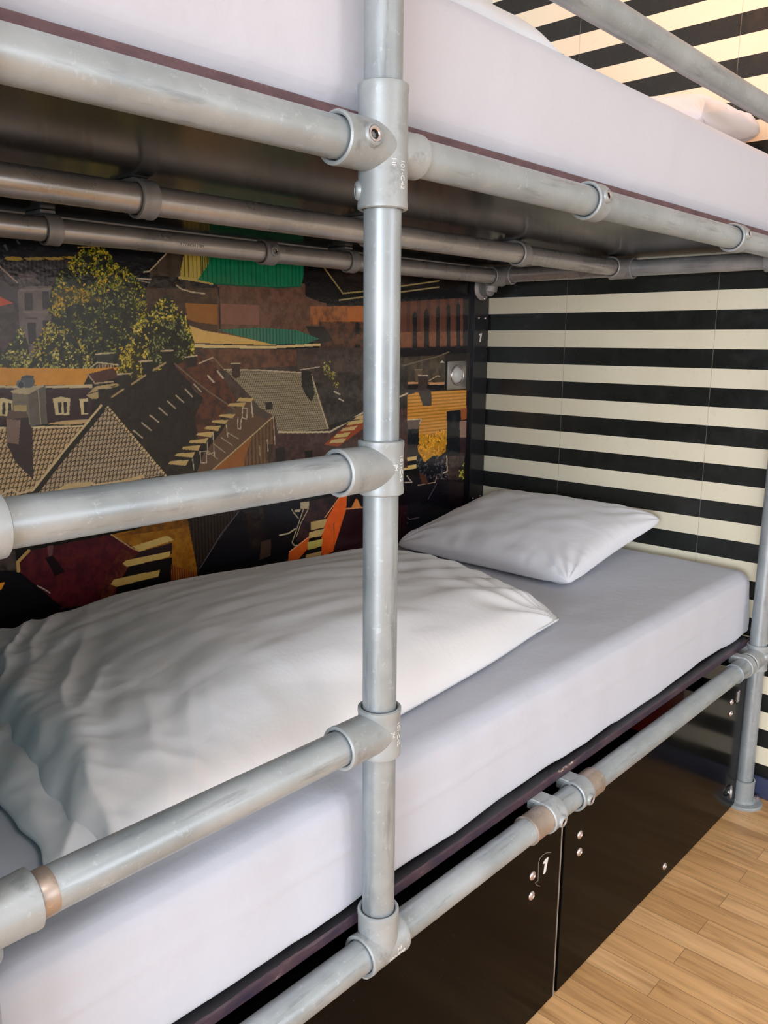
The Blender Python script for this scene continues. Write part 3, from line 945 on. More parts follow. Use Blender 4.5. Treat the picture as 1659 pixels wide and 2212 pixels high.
# black numbered board in the corner beside the mural
nb = thing('number_board', (2.468, 1.82, H - .72), 'narrow black board numbered 1 in the corner beside the mural', 'board')
bm = bmesh.new()
add_box(bm, 2.427, 2.512, 1.806, 1.834, H - .75, H + .25, 0.0015)
link_mesh('board', bm, M_cornerboard, nb, False)
bm = bmesh.new()
add_box(bm, 2.512, 2.5165, 1.810, 1.834, H - .75, H + .25)
link_mesh('metal_edge', bm, M_trimmetal, nb, False)

def numeral_one(parent, x, y, z, h, face='y'):
    """White slanted numeral 1, a flat prism."""
    bm = bmesh.new()
    for pts in ([(-.04, .5), (.28, .5), (.02, -.5), (-.24, -.5)], [(-.34, .36), (-.30, .27), (-.06, .27), (-.04, .5)]):
        f_ = [bm.verts.new((x + a * h, y, z + b * h)) for a, b in pts]
        bk = [bm.verts.new((x + a * h, y + 0.0009, z + b * h)) for a, b in pts]
        bm.faces.new(f_); bm.faces.new(bk[::-1])
        for i in range(4):
            j = (i + 1) % 4
            bm.faces.new((f_[i], bk[i], bk[j], f_[j]))
    return tag(link_mesh('numeral', bm, M_white_paint, parent, False), 'white slanted numeral 1')
numeral_one(nb, 2.466, 1.8050, H + 0.017, 0.030)

def dome_bolt(parent, p, n, r=0.010, name='bolt', m=None):
    bm = bmesh.new()
    add_lathe(bm, [(r, -0.001), (r, 0.0012), (r * .8, 0.0032), (r * .45, 0.0042), (r * .4, 0.0030), (0, 0.0028)], p, n, 24)
    return link_mesh(name, bm, m or M_steel, parent, True, 50)
for (x, z) in ((2.452, .085), (2.49, .085), (2.448, -.565), (2.49, -.562)):
    dome_bolt(nb, (x, 1.806, H + z), (0, -1, 0), 0.0045, 'screw')

# recessed reading light
rl = thing('reading_light', (2.344, 1.82, H - .112), 'square brushed metal reading light with round lens set in the mural', 'light')
bm = bmesh.new()
add_box(bm, 2.291, 2.397, 1.812, 1.8195, H - .163, H - .064, 0.003)
link_mesh('plate', bm, M_brushed, rl, True, 30)
bm = bmesh.new()
add_lathe(bm, [(0.036, 0.0), (0.036, 0.003), (0.032, 0.005), (0.029, 0.003), (0.029, 0.0)], (2.344, 1.812, H - .113), (0, -1, 0), 40)
link_mesh('swivel_ring', bm, M_steel, rl)
bm = bmesh.new()
add_lathe(bm, [(0.028, -0.001), (0.026, 0.004), (0.019, 0.009), (0.009, 0.012), (0, 0.0125)], (2.342, 1.812, H - .112), (-0.15, -1, 0), 36)
link_mesh('lens', bm, M_lens, rl)

# ------------------------------------------------------------------ the bunk bed
YF = 0.755                                   # front plane of the frame
XP, XR, XL = 0.814, 2.447, 0.240             # front posts: ladder right, head end, ladder left
ZR, ZB, ZG = H + .236, H - .900, H + .534    # upper rail, lower rail, guard rail
ZT = H + .226                                # tubes under the upper board
YMID, YBK = 1.268, 1.715
bed = thing('bunk_bed', (1.35, YF, 0), 'grey galvanised pipe bunk bed with ladder rungs and black boards', 'bunk bed')

def pipe(name, p0, p1, m, label=None, r=TR):
    bm = bmesh.new()
    add_tube(bm, p0, p1, r)
    return tag(link_mesh(name, bm, m, bed, True, 40), label)

post_c = pipe('post', (XP, YF, ZB + .035), (XP, YF, H + .78), M_pipe_z)
post_r = pipe('post', (XR, YF, 0.012), (XR, YF, H + .78), M_pipe_z)
post_l = pipe('post', (XL, YF, 0.012), (XL, YF, H + .78), M_pipe_z)
pipe('side_rail', (XL + .03, YF, ZR), (XP - .03, YF, ZR), M_pipe_x)
pipe('side_rail', (XP + .03, YF, ZR), (XR - .03, YF, ZR), M_pipe_x)
pipe('side_rail', (XL + .03, YF, ZB), (XR - .03, YF, ZB), M_pipe_x)
pipe('guard_rail', (XP + .03, YF, ZG), (XR - .03, YF, ZG), M_pipe_x)
pipe('ladder_rung', (XL + .03, YF, H - .165), (XP - .03, YF, H - .165), M_pipe_x)
pipe('ladder_rung', (XL + .05, YF, H - .547), (XP - .03, YF, H - .547), M_pipe_x)
pipe('support_tube', (0.10, YMID, ZT), (XR - .03, YMID, ZT), M_pipe_worn, 'scuffed dull grey support tube')
pipe('support_tube', (0.10, YBK, ZT - .006), (XR - .03, YBK, ZT - .006), M_pipe_worn, 'scuffed dull grey support tube')
pipe('cross_tube', (XR + .012, YF + .03, ZT), (XR + .012, YMID - .03, ZT), M_pipe_y)
pipe('cross_tube', (XR + .012, YMID + .03, ZT), (XR + .012, YBK + .04, ZT), M_pipe_worn)
pipe('cross_tube', (XR, YF + .03, ZB + .004), (XR, 1.70, ZB + .004), M_pipe_y)
pipe('cross_tube', (0.16, YF + .03, ZT), (0.16, YBK + .02, ZT), M_pipe_worn)
pipe('post', (XR + .012, YBK - .02, 0.012), (XR + .012, YBK - .02, ZB + 0.02), M_pipe_z)

def fitting(name, build, m=None):
    bm = bmesh.new()
    build(bm)
    return link_mesh(name, bm, m or M_cast, bed, True, 40)

def emboss(parent, text, size, R, cx, cz, ang, depth=0.0004, m=None, axis='z', flip=False, name='cast_lettering', cy=YF):
    """Raised lettering wrapped on a casting (axis z: reads along the post; axis x: along the rail)."""
    cu = bpy.data.curves.new('t', 'FONT')
    cu.body = text
    cu.size = size
    cu.extrude = depth
    cu.align_x = 'CENTER'
    cu.align_y = 'CENTER'
    to = bpy.data.objects.new('t', cu)
    COL.objects.link(to)
    dg = bpy.context.evaluated_depsgraph_get()
    me = bpy.data.meshes.new_from_object(to.evaluated_get(dg))
    bpy.data.objects.remove(to)
    me.name = name
    for v in me.vertices:
        a, b, c = v.co
        rr = R + c
        if axis == 'z':         # text runs along the post, letters rotated a quarter turn
            th = ang + b / R
            v.co = (cx + math.cos(th) * rr, cy + math.sin(th) * rr, cz - a)
        else:
            th = ang + b / R
            v.co = (cx + a, cy + math.sin(th) * rr, cz + math.cos(th) * rr)
    me.materials.clear()
    me.materials.append(m or M_emboss)
    o = bpy.data.objects.new(name, me)
    COL.objects.link(o)
    o.parent = parent
    o.matrix_parent_inverse = parent.matrix_world.inverted()
    return o

VZ = (0, 0, 1)
# cross fitting on the ladder-side post
def f_cross(bm):
    add_collar(bm, (XP, YF, H + .163), VZ, .148, CR + .0008)
    add_collar(bm, (XP - .085, YF, ZR), (1, 0, 0), .080, CR, True, False)
    add_collar(bm, (XP + .064, YF, ZR), (-1, 0, 0), .060, CR - .003, True, False)
    add_lathe(bm, [(CR - .002, -.02), (CR - .004, .02), (.018, .036), (0, .038)], (XP, YF, ZR), (0, 1, 0), 32)
fx = fitting('cross_fitting', f_cross)
grub_screw(fx, (XP - .050, YF - CR - .0005, ZR + .004), (-.15, -1, .12), 1.15)
grub_screw(fx, (XP - .78 * CR, YF + .63 * CR, H + .186), (-.78, .63, 0), 1.0)
emboss(fx, '101-C42', .0100, CR + .0008, XP, H + .203, math.radians(-86), m=M_emboss)
emboss(fx, 'HF', .009, CR + .0008, XP, H + .215, math.radians(-112), m=M_emboss)
# tees of the two rungs
def tee(zc, h0, h1):
    def b(bm):
        add_collar(bm, (XP, YF, zc - h0), VZ, h0 + h1, CR)
        add_collar(bm, (XP - .083, YF, zc), (1, 0, 0), .080, CR, True, False)
    return b
for zc in (H - .165, H - .547):
    t = fitting('tee_fitting', tee(zc, .037, .037))
    emboss(t, '101-C42', .0105, CR, XP, zc, math.radians(-74))
    emboss(t, 'JM', .009, CR, XP, zc + .002, math.radians(-97))
for zc in (H - .165, H - .547):
    def b(bm, zc=zc):
        add_collar(bm, (XL, YF, zc - .037), VZ, .074, CR)
        add_collar(bm, (XL + .066, YF, zc), (-1, 0, 0), .064, CR, True, False)
    fitting('tee_fitting', b)
bm = bmesh.new()
add_lathe(bm, [(TR + .0002, 0), (TR + .0006, .002), (TR + .0006, .014), (TR + .0002, .016)], (XL + .068, YF, H - .547), (1, 0, 0), 40)
tag(link_mesh('rung_band', bm, M_rusty, bed, True, 40), 'tarnished brown band at the rung end')
# bottom tee of the ladder-side post: rail runs through, post drops in
def f_bot(bm):
    add_collar(bm, (XP - .040, YF, ZB), (1, 0, 0), .082, CR + .0006)
    add_collar(bm, (XP, YF, ZB + .064), (0, 0, -1), .06, CR, True, False)
    add_lathe(bm, [(.008, -.03), (.008, .007), (.006, .009), (0, .009)], (XP - .030, YF - .004, ZB - .028), (0, -.1, -1), 8)
bt = fitting('tee_fitting', f_bot)
o_ = emboss(bt, '101-C42', .0105, CR + .0006, XP + .012, ZB, math.radians(-111), axis='x')
emboss(bt, 'HF', .009, CR + .0006, XP + .016, ZB, math.radians(-90), axis='x')
# head end post: fittings
def f_rb(bm):
    add_collar(bm, (XR, YF, ZB - .038), VZ, .078, CR)
    add_collar(bm, (XR - .080, YF, ZB), (1, 0, 0), .078, CR, True, False)
    add_collar(bm, (XR, YF + .075, ZB + .004), (0, -1, 0), .074, CR, True, False)
fr = fitting('cross_fitting', f_rb)
grub_screw(fr, (XR - .010, YF - CR, ZB + .010), (.1, -1, .1), 1.0)
def f_rt(bm):
    add_collar(bm, (XR, YF, ZR - .072), VZ, .145, CR)
    add_collar(bm, (XR - .08, YF, ZR), (1, 0, 0), .078, CR, True, False)
    add_collar(bm, (XR + .01, YF + .085, ZT), (0, -1, 0), .084, CR, True, False)
fitting('cross_fitting', f_rt)
def f_rg(bm):
    add_collar(bm, (XR, YF, ZG - .037), VZ, .074, CR)
    add_collar(bm, (XR - .08, YF, ZG), (1, 0, 0), .078, CR, True, False)
fitting('tee_fitting', f_rg)
def f_cg(bm):
    add_collar(bm, (XP, YF, ZG - .037), VZ, .074, CR)
    add_collar(bm, (XP + .08, YF, ZG), (-1, 0, 0), .078, CR, True, False)
fitting('tee_fitting', f_cg)
def f_lt(bm):
    add_collar(bm, (XL, YF, ZR - .072), VZ, .145, CR)
    add_collar(bm, (XL + .08, YF, ZR), (-1, 0, 0), .078, CR, True, False)
fitting('cross_fitting', f_lt)
def f_lb(bm):
    add_collar(bm, (XL, YF, ZB - .037), VZ, .074, CR)
    add_collar(bm, (XL + .08, YF, ZB), (-1, 0, 0), .078, CR, True, False)
fitting('tee_fitting', f_lb)
# grey clips along the head post below the upper bunk (edge seen at the frame's side)
def f_hook(bm):
    add_collar(bm, (XR, YF, H + .03), VZ, .05, CR)
fitting('collar', f_hook)
# tees under the upper board
def f_mt(bm):
    add_collar(bm, (XR + .012, YMID - .040, ZT), (0, 1, 0), .080, CR)
    add_collar(bm, (XR - .066, YMID, ZT), (1, 0, 0), .072, CR, True, False)
fitting('tee_fitting', f_mt, M_cast_dark)
def f_bk(bm):
    add_collar(bm, (XR + .012, YBK - .045, ZT), (0, 1, 0), .085, CR)
    add_collar(bm, (XR - .060, YBK, ZT - .006), (1, 0, 0), .070, CR, True, False)
fitting('tee_fitting', f_bk, M_cast_dark)
# wall flange under the corner
def f_wf(bm):
    add_lathe(bm, [(0, 0.0), (.042, 0.0), (.043, .004), (.040, .008), (.030, .011), (.0295, .04), (.026, .042), (0, .042)], (2.462, 1.8055, H + .188), (0, -1, 0), 40)
    add_lathe(bm, [(CR, -.02), (CR - .004, .03), (0.02, .05)], (2.462, 1.768, H + .20), (0, -.3, 1), 30)
wf = fitting('wall_flange', f_wf, M_cast_dark)
dome_bolt(wf, (2.468, 1.795, H + .152), (0, -1, 0), .006)

# floor flanges
def flange(x, y):
    bm = bmesh.new()
    pr = [(0.027, .078), (CR + .001, .077), (CR, .072), (CR, .016), (CR + .006, .010), (.054, .0085), (.0565, .006), (.0565, 0.0), (0.0, 0.0)]
    add_lathe(bm, pr, (x, y, 0), VZ, 56)
    o = link_mesh('floor_flange', bm, M_cast, bed, True, 40)
    for s in (-1, 1):
        b = bmesh.new()
        add_lathe(b, [(0, 0), (.009, 0), (.009, .003), (.0085, .003), (.0085, .009), (.007, .010), (0, .010)],
                  (x + s * .030, y - s * .030, .008), VZ, 6)
        link_mesh('bolt', b, M_steel, o, True, 30)
    return o
flange(XR, YF); flange(XL, YF); flange(XR + .012, YBK - .02)

# single-lug clips that hold the boards
def clip(x0, w, y, z, m, lug=+1, tab_z=None, screw=None, lug_len=.075, name='board_clip', tab_back=0.0):
    bm = bmesh.new()
    add_collar(bm, (x0, y, z), (1, 0, 0), w, CR)
    zt = tab_z if tab_z is not None else z + CR - .004
    # flat lug running back under the board
    vs = []
    add_box(bm, x0 + w * .02, x0 + w * .98, y + .004, y + lug_len, zt - .007, zt + .001, .0015, 1)
    # web between collar and lug
    add_box(bm, x0 + w * .1, x0 + w * .9, y + .010, y + CR + .010, z + .004, zt - .002, .002, 1)
    o = link_mesh(name, bm, m, bed, True, 40)
    bb = bmesh.new()
    add_lathe(bb, [(0, -.012), (.0055, -.012), (.0055, -.005), (.008, -.005), (.008, 0), (0, 0)], (x0 + w / 2, y + lug_len - .014, zt - .007), VZ, 6)
    link_mesh('bolt', bb, m if m is M_cast_dark else M_steel, o, True, 30)
    if screw:
        a = math.radians(screw)
        n = (0, -math.cos(a), math.sin(a))
        grub_screw(o, (x0 + w / 2, y + n[1] * (CR + .0005), z + n[2] * (CR + .0005)), n, 1.0)
    return o
for x0 in (1.316, 1.968):
    clip(x0, .040, YF, ZR, M_cast, screw=12, tab_z=ZR + .022)
for x0 in (.60,):
    pass
clip(.772, .034, YMID, ZT, M_cast_dark, tab_z=ZT + .033)
clip(1.315, .032, YMID, ZT, M_cast_dark, tab_z=ZT + .033)
clip(1.875, .032, YMID, ZT, M_cast_dark, tab_z=ZT + .033)
clip(.830, .034, YBK, ZT - .006, M_cast_dark, tab_z=ZT + .033)
clip(1.700, .032, YBK, ZT - .006, M_cast_dark, tab_z=ZT + .033)
def f_col(bm):
    add_collar(bm, (1.395, YBK, ZT - .006), (1, 0, 0), .042, CR)
fc = fitting('collar', f_col, M_cast_dark)
grub_screw(fc, (1.417, YBK - CR, ZT - .004), (0, -1, .05), 1.1)
# sleeve and clips on the lower rail
bm = bmesh.new()
add_lathe(bm, [(TR + .0002, 0), (TR + .0042, .0004), (TR + .0042, .004), (TR + .0030, .0055), (TR + .0028, .06), (TR + .0002, .062)], (1.222, YF, ZB), (1, 0, 0), 48)
tag(link_mesh('rail_sleeve', bm, M_rusty, bed, True, 40), 'tarnished brownish sleeve on the lower rail')
bm = bmesh.new()
add_lathe(bm, [(TR + .0002, 0), (TR + .0042, .0004), (TR + .0042, .052), (TR + .0002, .054)], (1.426, YF, ZB), (1, 0, 0), 48)
tag(link_mesh('rail_sleeve', bm, M_rusty, bed, True, 40), 'tarnished brownish sleeve on the lower rail')
clip(1.280, .042, YF, ZB, M_cast, screw=-4, tab_z=ZB + .029)
clip(1.388, .042, YF, ZB, M_cast, screw=-4, tab_z=ZB + .029)
clip(2.325, .032, YF, ZB, M_cast, tab_z=ZB + .029)
bm = bmesh.new()
add_lathe(bm, [(TR + .0002, 0), (TR + .0042, .0004), (TR + .0042, .004), (TR + .0030, .0055), (TR + .0028, .07), (TR + .0002, .072)], (2.262, YF, ZB), (1, 0, 0), 48)
link_mesh('rail_sleeve', bm, M_pipe_x, bed, True, 40)

# boards
def bed_board(z0, z1, m_face, m_edge, x0, x1, y0, y1, wear):
    bm = bmesh.new()
    n = 220
    def prof(x):
        k = wear * noise.noise(Vector((x * 22, z0, 0))) + wear * .6 * noise.noise(Vector((x * 90, z0, 2)))
        return k
    ring = []
    for i in range(n + 1):
        x = x0 + (x1 - x0) * i / n
        k = prof(x)
        ring.append([bm.verts.new((x, y1, z0)), bm.verts.new((x, y0 + .0008, z0)), bm.verts.new((x, y0, z0 + .0015)),
                     bm.verts.new((x, y0 + .0005, z1 - .0022 + min(0, k))), bm.verts.new((x, y0 + .0028 + max(0, k), z1)), bm.verts.new((x, y1, z1))])
    for A, B in zip(ring[:-1], ring[1:]):
        for j in range(6):
            k = (j + 1) % 6
            f = bm.faces.new((A[j], A[k], B[k], B[j]))
            f.material_index = 1 if j in (1, 2, 3) else 0
    for R__ in (ring[0], ring[-1]):
        f = bm.faces.new(R__)
        f.material_index = 1
    return link_mesh('bed_board', bm, [m_face, m_edge], bed, False)
tag(bed_board(H - .870, H - .852, M_cornerboard, M_edge, 0.19, 2.462, .783, 1.79, .0028), 'black board with a worn purplish front edge')
tag(bed_board(H + .2605, H + .2825, M_under, M_edge_up, 0.0, 2.505, .783, 1.80, .0010), 'glossy black upper board with a maroon front edge')

# unseen panel added at the foot end to shade and teal-tint the lower bunk
bm = bmesh.new()
add_box(bm, XL - .075, XL - .055, YF - .02, 1.80, 0.35, H + .2, .002)
tag(link_mesh('foot_shade_panel', bm, M_teal, bed, True, 30), 'unseen dark teal panel added to shade the foot end')

# stencilled pipe marking on the rear support tube
emboss(bed, '- - 9 7 7 INDIA 170M', .0085, TR + .0003, 1.17, ZT - .006, math.radians(-100), .0001, M_ink, axis='x', name='pipe_stencil', cy=YBK)

# ------------------------------------------------------------------ bedding
def cloth_box(name, x0, x1, y0, y1, z0, z1, r_, m, disp, nx=220, ny=80, nz=26, rb=.016):
    r = r_
    """Rounded box made of a subdivided cube; disp(p, n) displaces the sheet."""
    bm = bmesh.new()
    cx, cy, cz = (x0 + x1) / 2, (y0 + y1) / 2, (z0 + z1) / 2
    hx, hy, hz = (x1 - x0) / 2, (y1 - y0) / 2, (z1 - z0) / 2
    cache = {}
    def vert(a, b, c):
        k = (round(a, 5), round(b, 5), round(c, 5))
        if k in cache: return cache[k]
        p = Vector((a * hx, b * hy, c * hz))
        t = max(0.0, min(1.0, c * .9 + .5)); t = t * t * (3 - 2 * t)
        r = rb + (r_ - rb) * t
        q = Vector((max(-hx + r, min(hx - r, p.x)), max(-hy + r, min(hy - r, p.y)), max(-hz + r, min(hz - r, p.z))))
        d = p - q
        if d.length > 1e-9:
            mx = max(abs(d.x), abs(d.y), abs(d.z))
            n = d.normalized()
            p2 = q + n * (mx if mx < r else r)
        else:
            n = Vector((0, 0, 1)); p2 = p
        w = Vector((cx, cy, cz)) + p2
        w = w + disp(w, n)
        v = bm.verts.new(w)
        cache[k] = v
        return v
    def lin(n, hh):
        # denser rows near the rounded edges
        out = [-1 + 2 * i / n for i in range(n + 1)]
        e = [1 - r / hh * t for t in (0.25, .5, .75, 1.0)]
        s = set(round(v, 6) for v in out)
        for t in e:
            s.add(round(t, 6)); s.add(round(-t, 6))
        return sorted(s)
    LX, LY, LZ = lin(nx, hx), lin(ny, hy), lin(nz, hz)
    def face(U, V, f):
        for i in range(len(U) - 1):
            for j in range(len(V) - 1):
                vs = [f(U[i], V[j]), f(U[i + 1], V[j]), f(U[i + 1], V[j + 1]), f(U[i], V[j + 1])]
                if len(set(vs)) == 4:
                    try: bm.faces.new(vs)
                    except ValueError: pass
    face(LX, LY, lambda a, b: vert(a, b, 1)); face(LX, LY, lambda a, b: vert(a, b, -1))
    face(LX, LZ, lambda a, b: vert(a, -1, b)); face(LX, LZ, lambda a, b: vert(a, 1, b))
    face(LY, LZ, lambda a, b: vert(-1, a, b)); face(LY, LZ, lambda a, b: vert(1, a, b))
    return link_mesh(name, bm, m)

def nz_(x, y, z=0.0):
    return noise.noise(Vector((x, y, z)))

def disp_low(p, n):
    d = Vector((0, 0, 0))
    if n.y < -.05:                                            # hanging front face
        fw = min(1.0, (-n.y - .05) / .5)
        k = (H - .66 - p.z) / .19
        d.y += -.009 * fw * k * nz_(p.x * 4.5, p.z * 2.5, 1.3) - fw * .003 * nz_(p.x * 11, p.z * 3, 4)
        ridge = math.exp(-((p.z - (H - .742 + .004 * math.sin(p.x * 5))) / .0035) ** 2)
        d.y -= .0026 * ridge * fw
        ridge2 = math.exp(-((p.z - (H - .672)) / .0035) ** 2)
        d.y -= .0010 * ridge2 * fw
    if n.z < .3 and p.z < H - .80:
        w = .001 + .009 * nz_(p.x * 5.0, 2.2, .3) + .004 * nz_(p.x * 16.0, 5.2, .3)
        d.z += max(0.0, w) * min(1, max(0, (H - .80 - p.z) / .03)) * .8
    if p.z > H - .70:
        d.z += .004 * nz_(p.x * 2.3, p.y * 3, .5) + .0014 * nz_(p.x * 9, p.y * 14, .9)
    return d
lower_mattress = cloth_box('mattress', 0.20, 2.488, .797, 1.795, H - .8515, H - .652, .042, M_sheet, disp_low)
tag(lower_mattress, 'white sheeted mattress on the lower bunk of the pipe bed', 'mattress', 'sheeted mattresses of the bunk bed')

def disp_up(p, n):
    d = Vector((0, 0, 0))
    if n.y < -.05:
        fw = min(1.0, (-n.y - .05) / .5)
        k = (H + .475 - p.z) / .19
        d.y += -.004 * fw * k * nz_(p.x * 4.0, p.z * 2.5, 7.3) - .0016 * fw * nz_(p.x * 13, p.z * 9, 4)
        # gathered hem above the board
        d.y += .006 * fw * math.exp(-((p.z - (H + .292)) / .012) ** 2)
    if p.z < H + .33:
        d.z += .003 * max(0.0, nz_(p.x * 7.0, 2.2, 5.3)) + .0015 * max(0, nz_(p.x * 40.0, 5.2, .3))
    return d
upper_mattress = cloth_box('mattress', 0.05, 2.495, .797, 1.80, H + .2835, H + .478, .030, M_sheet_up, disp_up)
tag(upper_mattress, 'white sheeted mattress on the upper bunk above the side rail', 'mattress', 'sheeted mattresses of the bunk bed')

def pillow(name, a, b, t, M_, mw, seed=0.0, pinch=.07, n=110, expo=.42, wr=1.0):
    bm = bmesh.new()
    rows = {}
    for side in (1, -1):
        for i in range(n + 1):
            for j in range(n + 1):
                u = -1 + 2 * i / n; v = -1 + 2 * j / n
                # ease towards the seam
                uu = math.sin(u * math.pi / 2); vv = math.sin(v * math.pi / 2)
                edge = (i in (0, n) or j in (0, n))
                if side == -1 and edge:
                    rows[(side, i, j)] = rows[(1, i, j)]
                    continue
                x = a * uu * (1 - pinch * (1 - vv * vv) * abs(uu) ** 2)
                y = b * vv * (1 - pinch * (1 - uu * uu) * abs(vv) ** 2)
                ck = 1 - .05 * (uu * uu * vv * vv) ** 3
                x *= ck; y *= ck
                h = t * (max(0, 1 - uu ** 2) * max(0, 1 - vv ** 2)) ** expo
                h *= 1 + .10 * nz_(uu * 1.8 + seed, vv * 1.8, side)
                # creases running in from the corners and the seams
                for su, sv in ((1, 1), (1, -1), (-1, 1), (-1, -1)):
                    dx, dy = (su - uu) * a, (sv - vv) * b
                    r = math.hypot(dx, dy)
                    th = math.atan2(dy, dx)
                    h += wr * side * .0048 * math.exp(-r / .13) * min(1, r / .05) * math.sin(th * 15 + seed * 3 + 2 * nz_(r * 9, th, seed))
                e = min(1 - abs(uu), 1 - abs(vv))
                along = vv if (1 - abs(uu)) < (1 - abs(vv)) else uu
                h += wr * side * .0045 * math.exp(-e / .16) * min(1, e / .05) * nz_(along * 11 + seed, e * 2, 3.3)
                h += wr * side * .004 * nz_(uu * 4 + seed, vv * 4, 6.0 + side) * min(1, e / .1)
                p = Vector((x, y, side * h * (1.0 if side == 1 else .55)))
                rows[(side, i, j)] = bm.verts.new(M_ @ p)
    for side in (1, -1):
        for i in range(n):
            for j in range(n):
                vs = [rows[(side, i, j)], rows[(side, i + 1, j)], rows[(side, i + 1, j + 1)], rows[(side, i, j + 1)]]
                if side == -1: vs.reverse()
                bm.faces.new(vs)
    return link_mesh(name, bm, mw)

def rotm(x=0, y=0, z=0):
    return Matrix.Rotation(math.radians(z), 4, 'Z') @ Matrix.Rotation(math.radians(y), 4, 'Y') @ Matrix.Rotation(math.radians(x), 4, 'X')

p1 = pillow('pillow', .290, .320, .078, Matrix.Translation((2.185, 1.392, H - .585)) @ rotm(0, -9, 0), M_pillow, .7, expo=.34)
tag(p1, 'white pillow on the lower bunk against the striped wall', 'pillow', 'white pillows of the bunk bed')
p2 = pillow('pillow', .235, .33, .095, Matrix.Translation((2.245, 1.20, H + .548)) @ rotm(0, -6, 3), M_pillow, 4.2, expo=.33, wr=1.4)
tag(p2, 'white pillow lying on the upper bunk by the striped wall', 'pillow', 'white pillows of the bunk bed')

def duvet_mesh(bm, FL, FR, BR, BL, zb, thick, crumple, seed, nx=260, ny=170, tip=True, bulge_left=0.03):
    FL, FR, BR, BL = map(Vector, (FL, FR, BR, BL))
    grid = {}
    Lx = ((FR - FL).length + (BR - BL).length) / 2
    Ly = ((BL - FL).length + (BR - FR).length) / 2
    for i in range(nx + 1):
        for j in range(ny + 1):
            u, v = i / nx, j / ny
            uu = .5 - .5 * math.cos(u * math.pi) * (1) if False else u
            # denser towards the rim
            su = .5 - .5 * math.cos(math.pi * u); sv = .5 - .5 * math.cos(math.pi * v)
            su = .5 * su + .5 * u; sv = .5 * sv + .5 * v
            p = (FL * (1 - su) * (1 - sv) + FR * su * (1 - sv) + BR * su * sv + BL * (1 - su) * sv)
            dl, dr, df, db = su * Lx, (1 - su) * Lx, sv * Ly, (1 - sv) * Ly
            # wavy outline
            p.x -= bulge_left * math.sin(math.pi * sv) * (1 - su) ** 4
            p.x += crumple * .030 * nz_(sv * 10 + seed, 1.0, 0) * (1 - su) ** 6
            p.x += .05 * math.sin(math.pi * sv) * su ** 6
            p.y += .012 * nz_(su * 5, seed, 2) * (1 - sv) ** 4 - .02 * math.sin(math.pi * su) * (1 - sv) ** 4
            def rim(d, w):
                t = min(1.0, d / w)
                return math.sqrt(max(0.0, 1 - (1 - t) ** 2))
            prof = rim(dl, .06) * rim(df, .16) * rim(db, .12) * rim(dr, .30 if tip else .1)
            tt = thick(su, sv)
            h = tt * prof
            inner = min(dl, dr, df, db)
            e = min(1, inner / .04)
            # gathers along the left end
            g = math.exp(-dl / .13) * min(1, dl / .03)
            h += crumple * g * (.022 * nz_(sv * 6 + dl * 9 + seed, dl * 5, 1.1) + .034 * (.22 - abs(nz_(sv * 7 - dl * 13 + seed, dl * 8, 2.1))) + .012 * (.2 - abs(nz_(sv * 19 + dl * 20, dl * 13, 5.1))))
            # long soft folds running with the bed
            h += e * (.008 * nz_(p.x * 1.5 + seed, p.y * 4.0, 5) + .005 * abs(nz_(p.x * 2.6 + seed, p.y * 11 + p.x * 2.0, 9)) + .0028 * nz_(p.x * 7, p.y * 22, 12))
            # creases raying out of the tip and out of the right edge
            if tip:
                q = Vector((FR.x - p.x, p.y - FR.y))
                r = q.length
                th = math.atan2(q.y, q.x + 1e-6)
                h += .0085 * math.exp(-r / .24) * min(1, r / .05) * math.sin(th * 17 + 1.5 * nz_(r * 5, th * 2, 4))
                h += e * .0065 * math.exp(-dr / .30) * min(1, dr / .05) * math.sin(p.y * 62 + 3 * nz_(p.x * 3, p.y * 4, 8))
            grid[(i, j)] = (p, max(.0015, h))
    top, bot = {}, {}
    for k, (p, h) in grid.items():
        i, j = k
        edge = i in (0, nx) or j in (0, ny)
        z = zb + .002 + (h if not edge else .006)
        top[k] = bm.verts.new((p.x, p.y, z))
        bot[k] = top[k] if edge else bm.verts.new((p.x, p.y, zb + .0012))
    for i in range(nx):
        for j in range(ny):
            bm.faces.new((top[(i, j)], top[(i + 1, j)], top[(i + 1, j + 1)], top[(i, j + 1)]))
            vs = [bot[(i, j)], bot[(i, j + 1)], bot[(i + 1, j + 1)], bot[(i + 1, j)]]
            bm.faces.new(vs)

duv = thing('duvet', (1.0, 1.25, H - .65), 'white folded duvet heaped on the lower bunk behind the ladder rungs', 'duvet', 'white duvets of the bunk bed')
bm = bmesh.new()
def th_top(u, v):
    return (1 - .38 * v * v) * (.62 + .38 * min(1, u / .25)) * 1.05 * (.085 + .055 * math.exp(-((u - .42) / .36) ** 2) * math.exp(-((v - .45) / .5) ** 2) - .02 * u + .01 * (1 - v))
duvet_mesh(bm, (.440, .860, 0), (1.64, .95, 0), (1.86, 1.70, 0), (.62, 1.75, 0), H - .6365, th_top, 1.0, 2.0)
link_mesh('upper_fold', bm, M_duvet, duv)
bm = bmesh.new()
duvet_mesh(bm, (.400, .875, 0), (.90, .90, 0), (1.0, 1.70, 0), (.54, 1.74, 0), H - .6465, lambda u, v: .035, .8, 9.0, 120, 130, False)
link_mesh('lower_fold', bm, M_duvet, duv)

duv2 = thing('duvet', (.8, 1.25, H + .478), 'white duvet lying on the upper bunk at the top edge', 'duvet', 'white duvets of the bunk bed')
bm = bmesh.new()
duvet_mesh(bm, (.30, .90, 0), (1.36, .835, 0), (1.46, 1.70, 0), (.30, 1.72, 0), H + .4810, lambda u, v: .085 - .01 * u, .5, 5.0, 140, 100, False)
link_mesh('folded_quilt', bm, M_duvet, duv2)

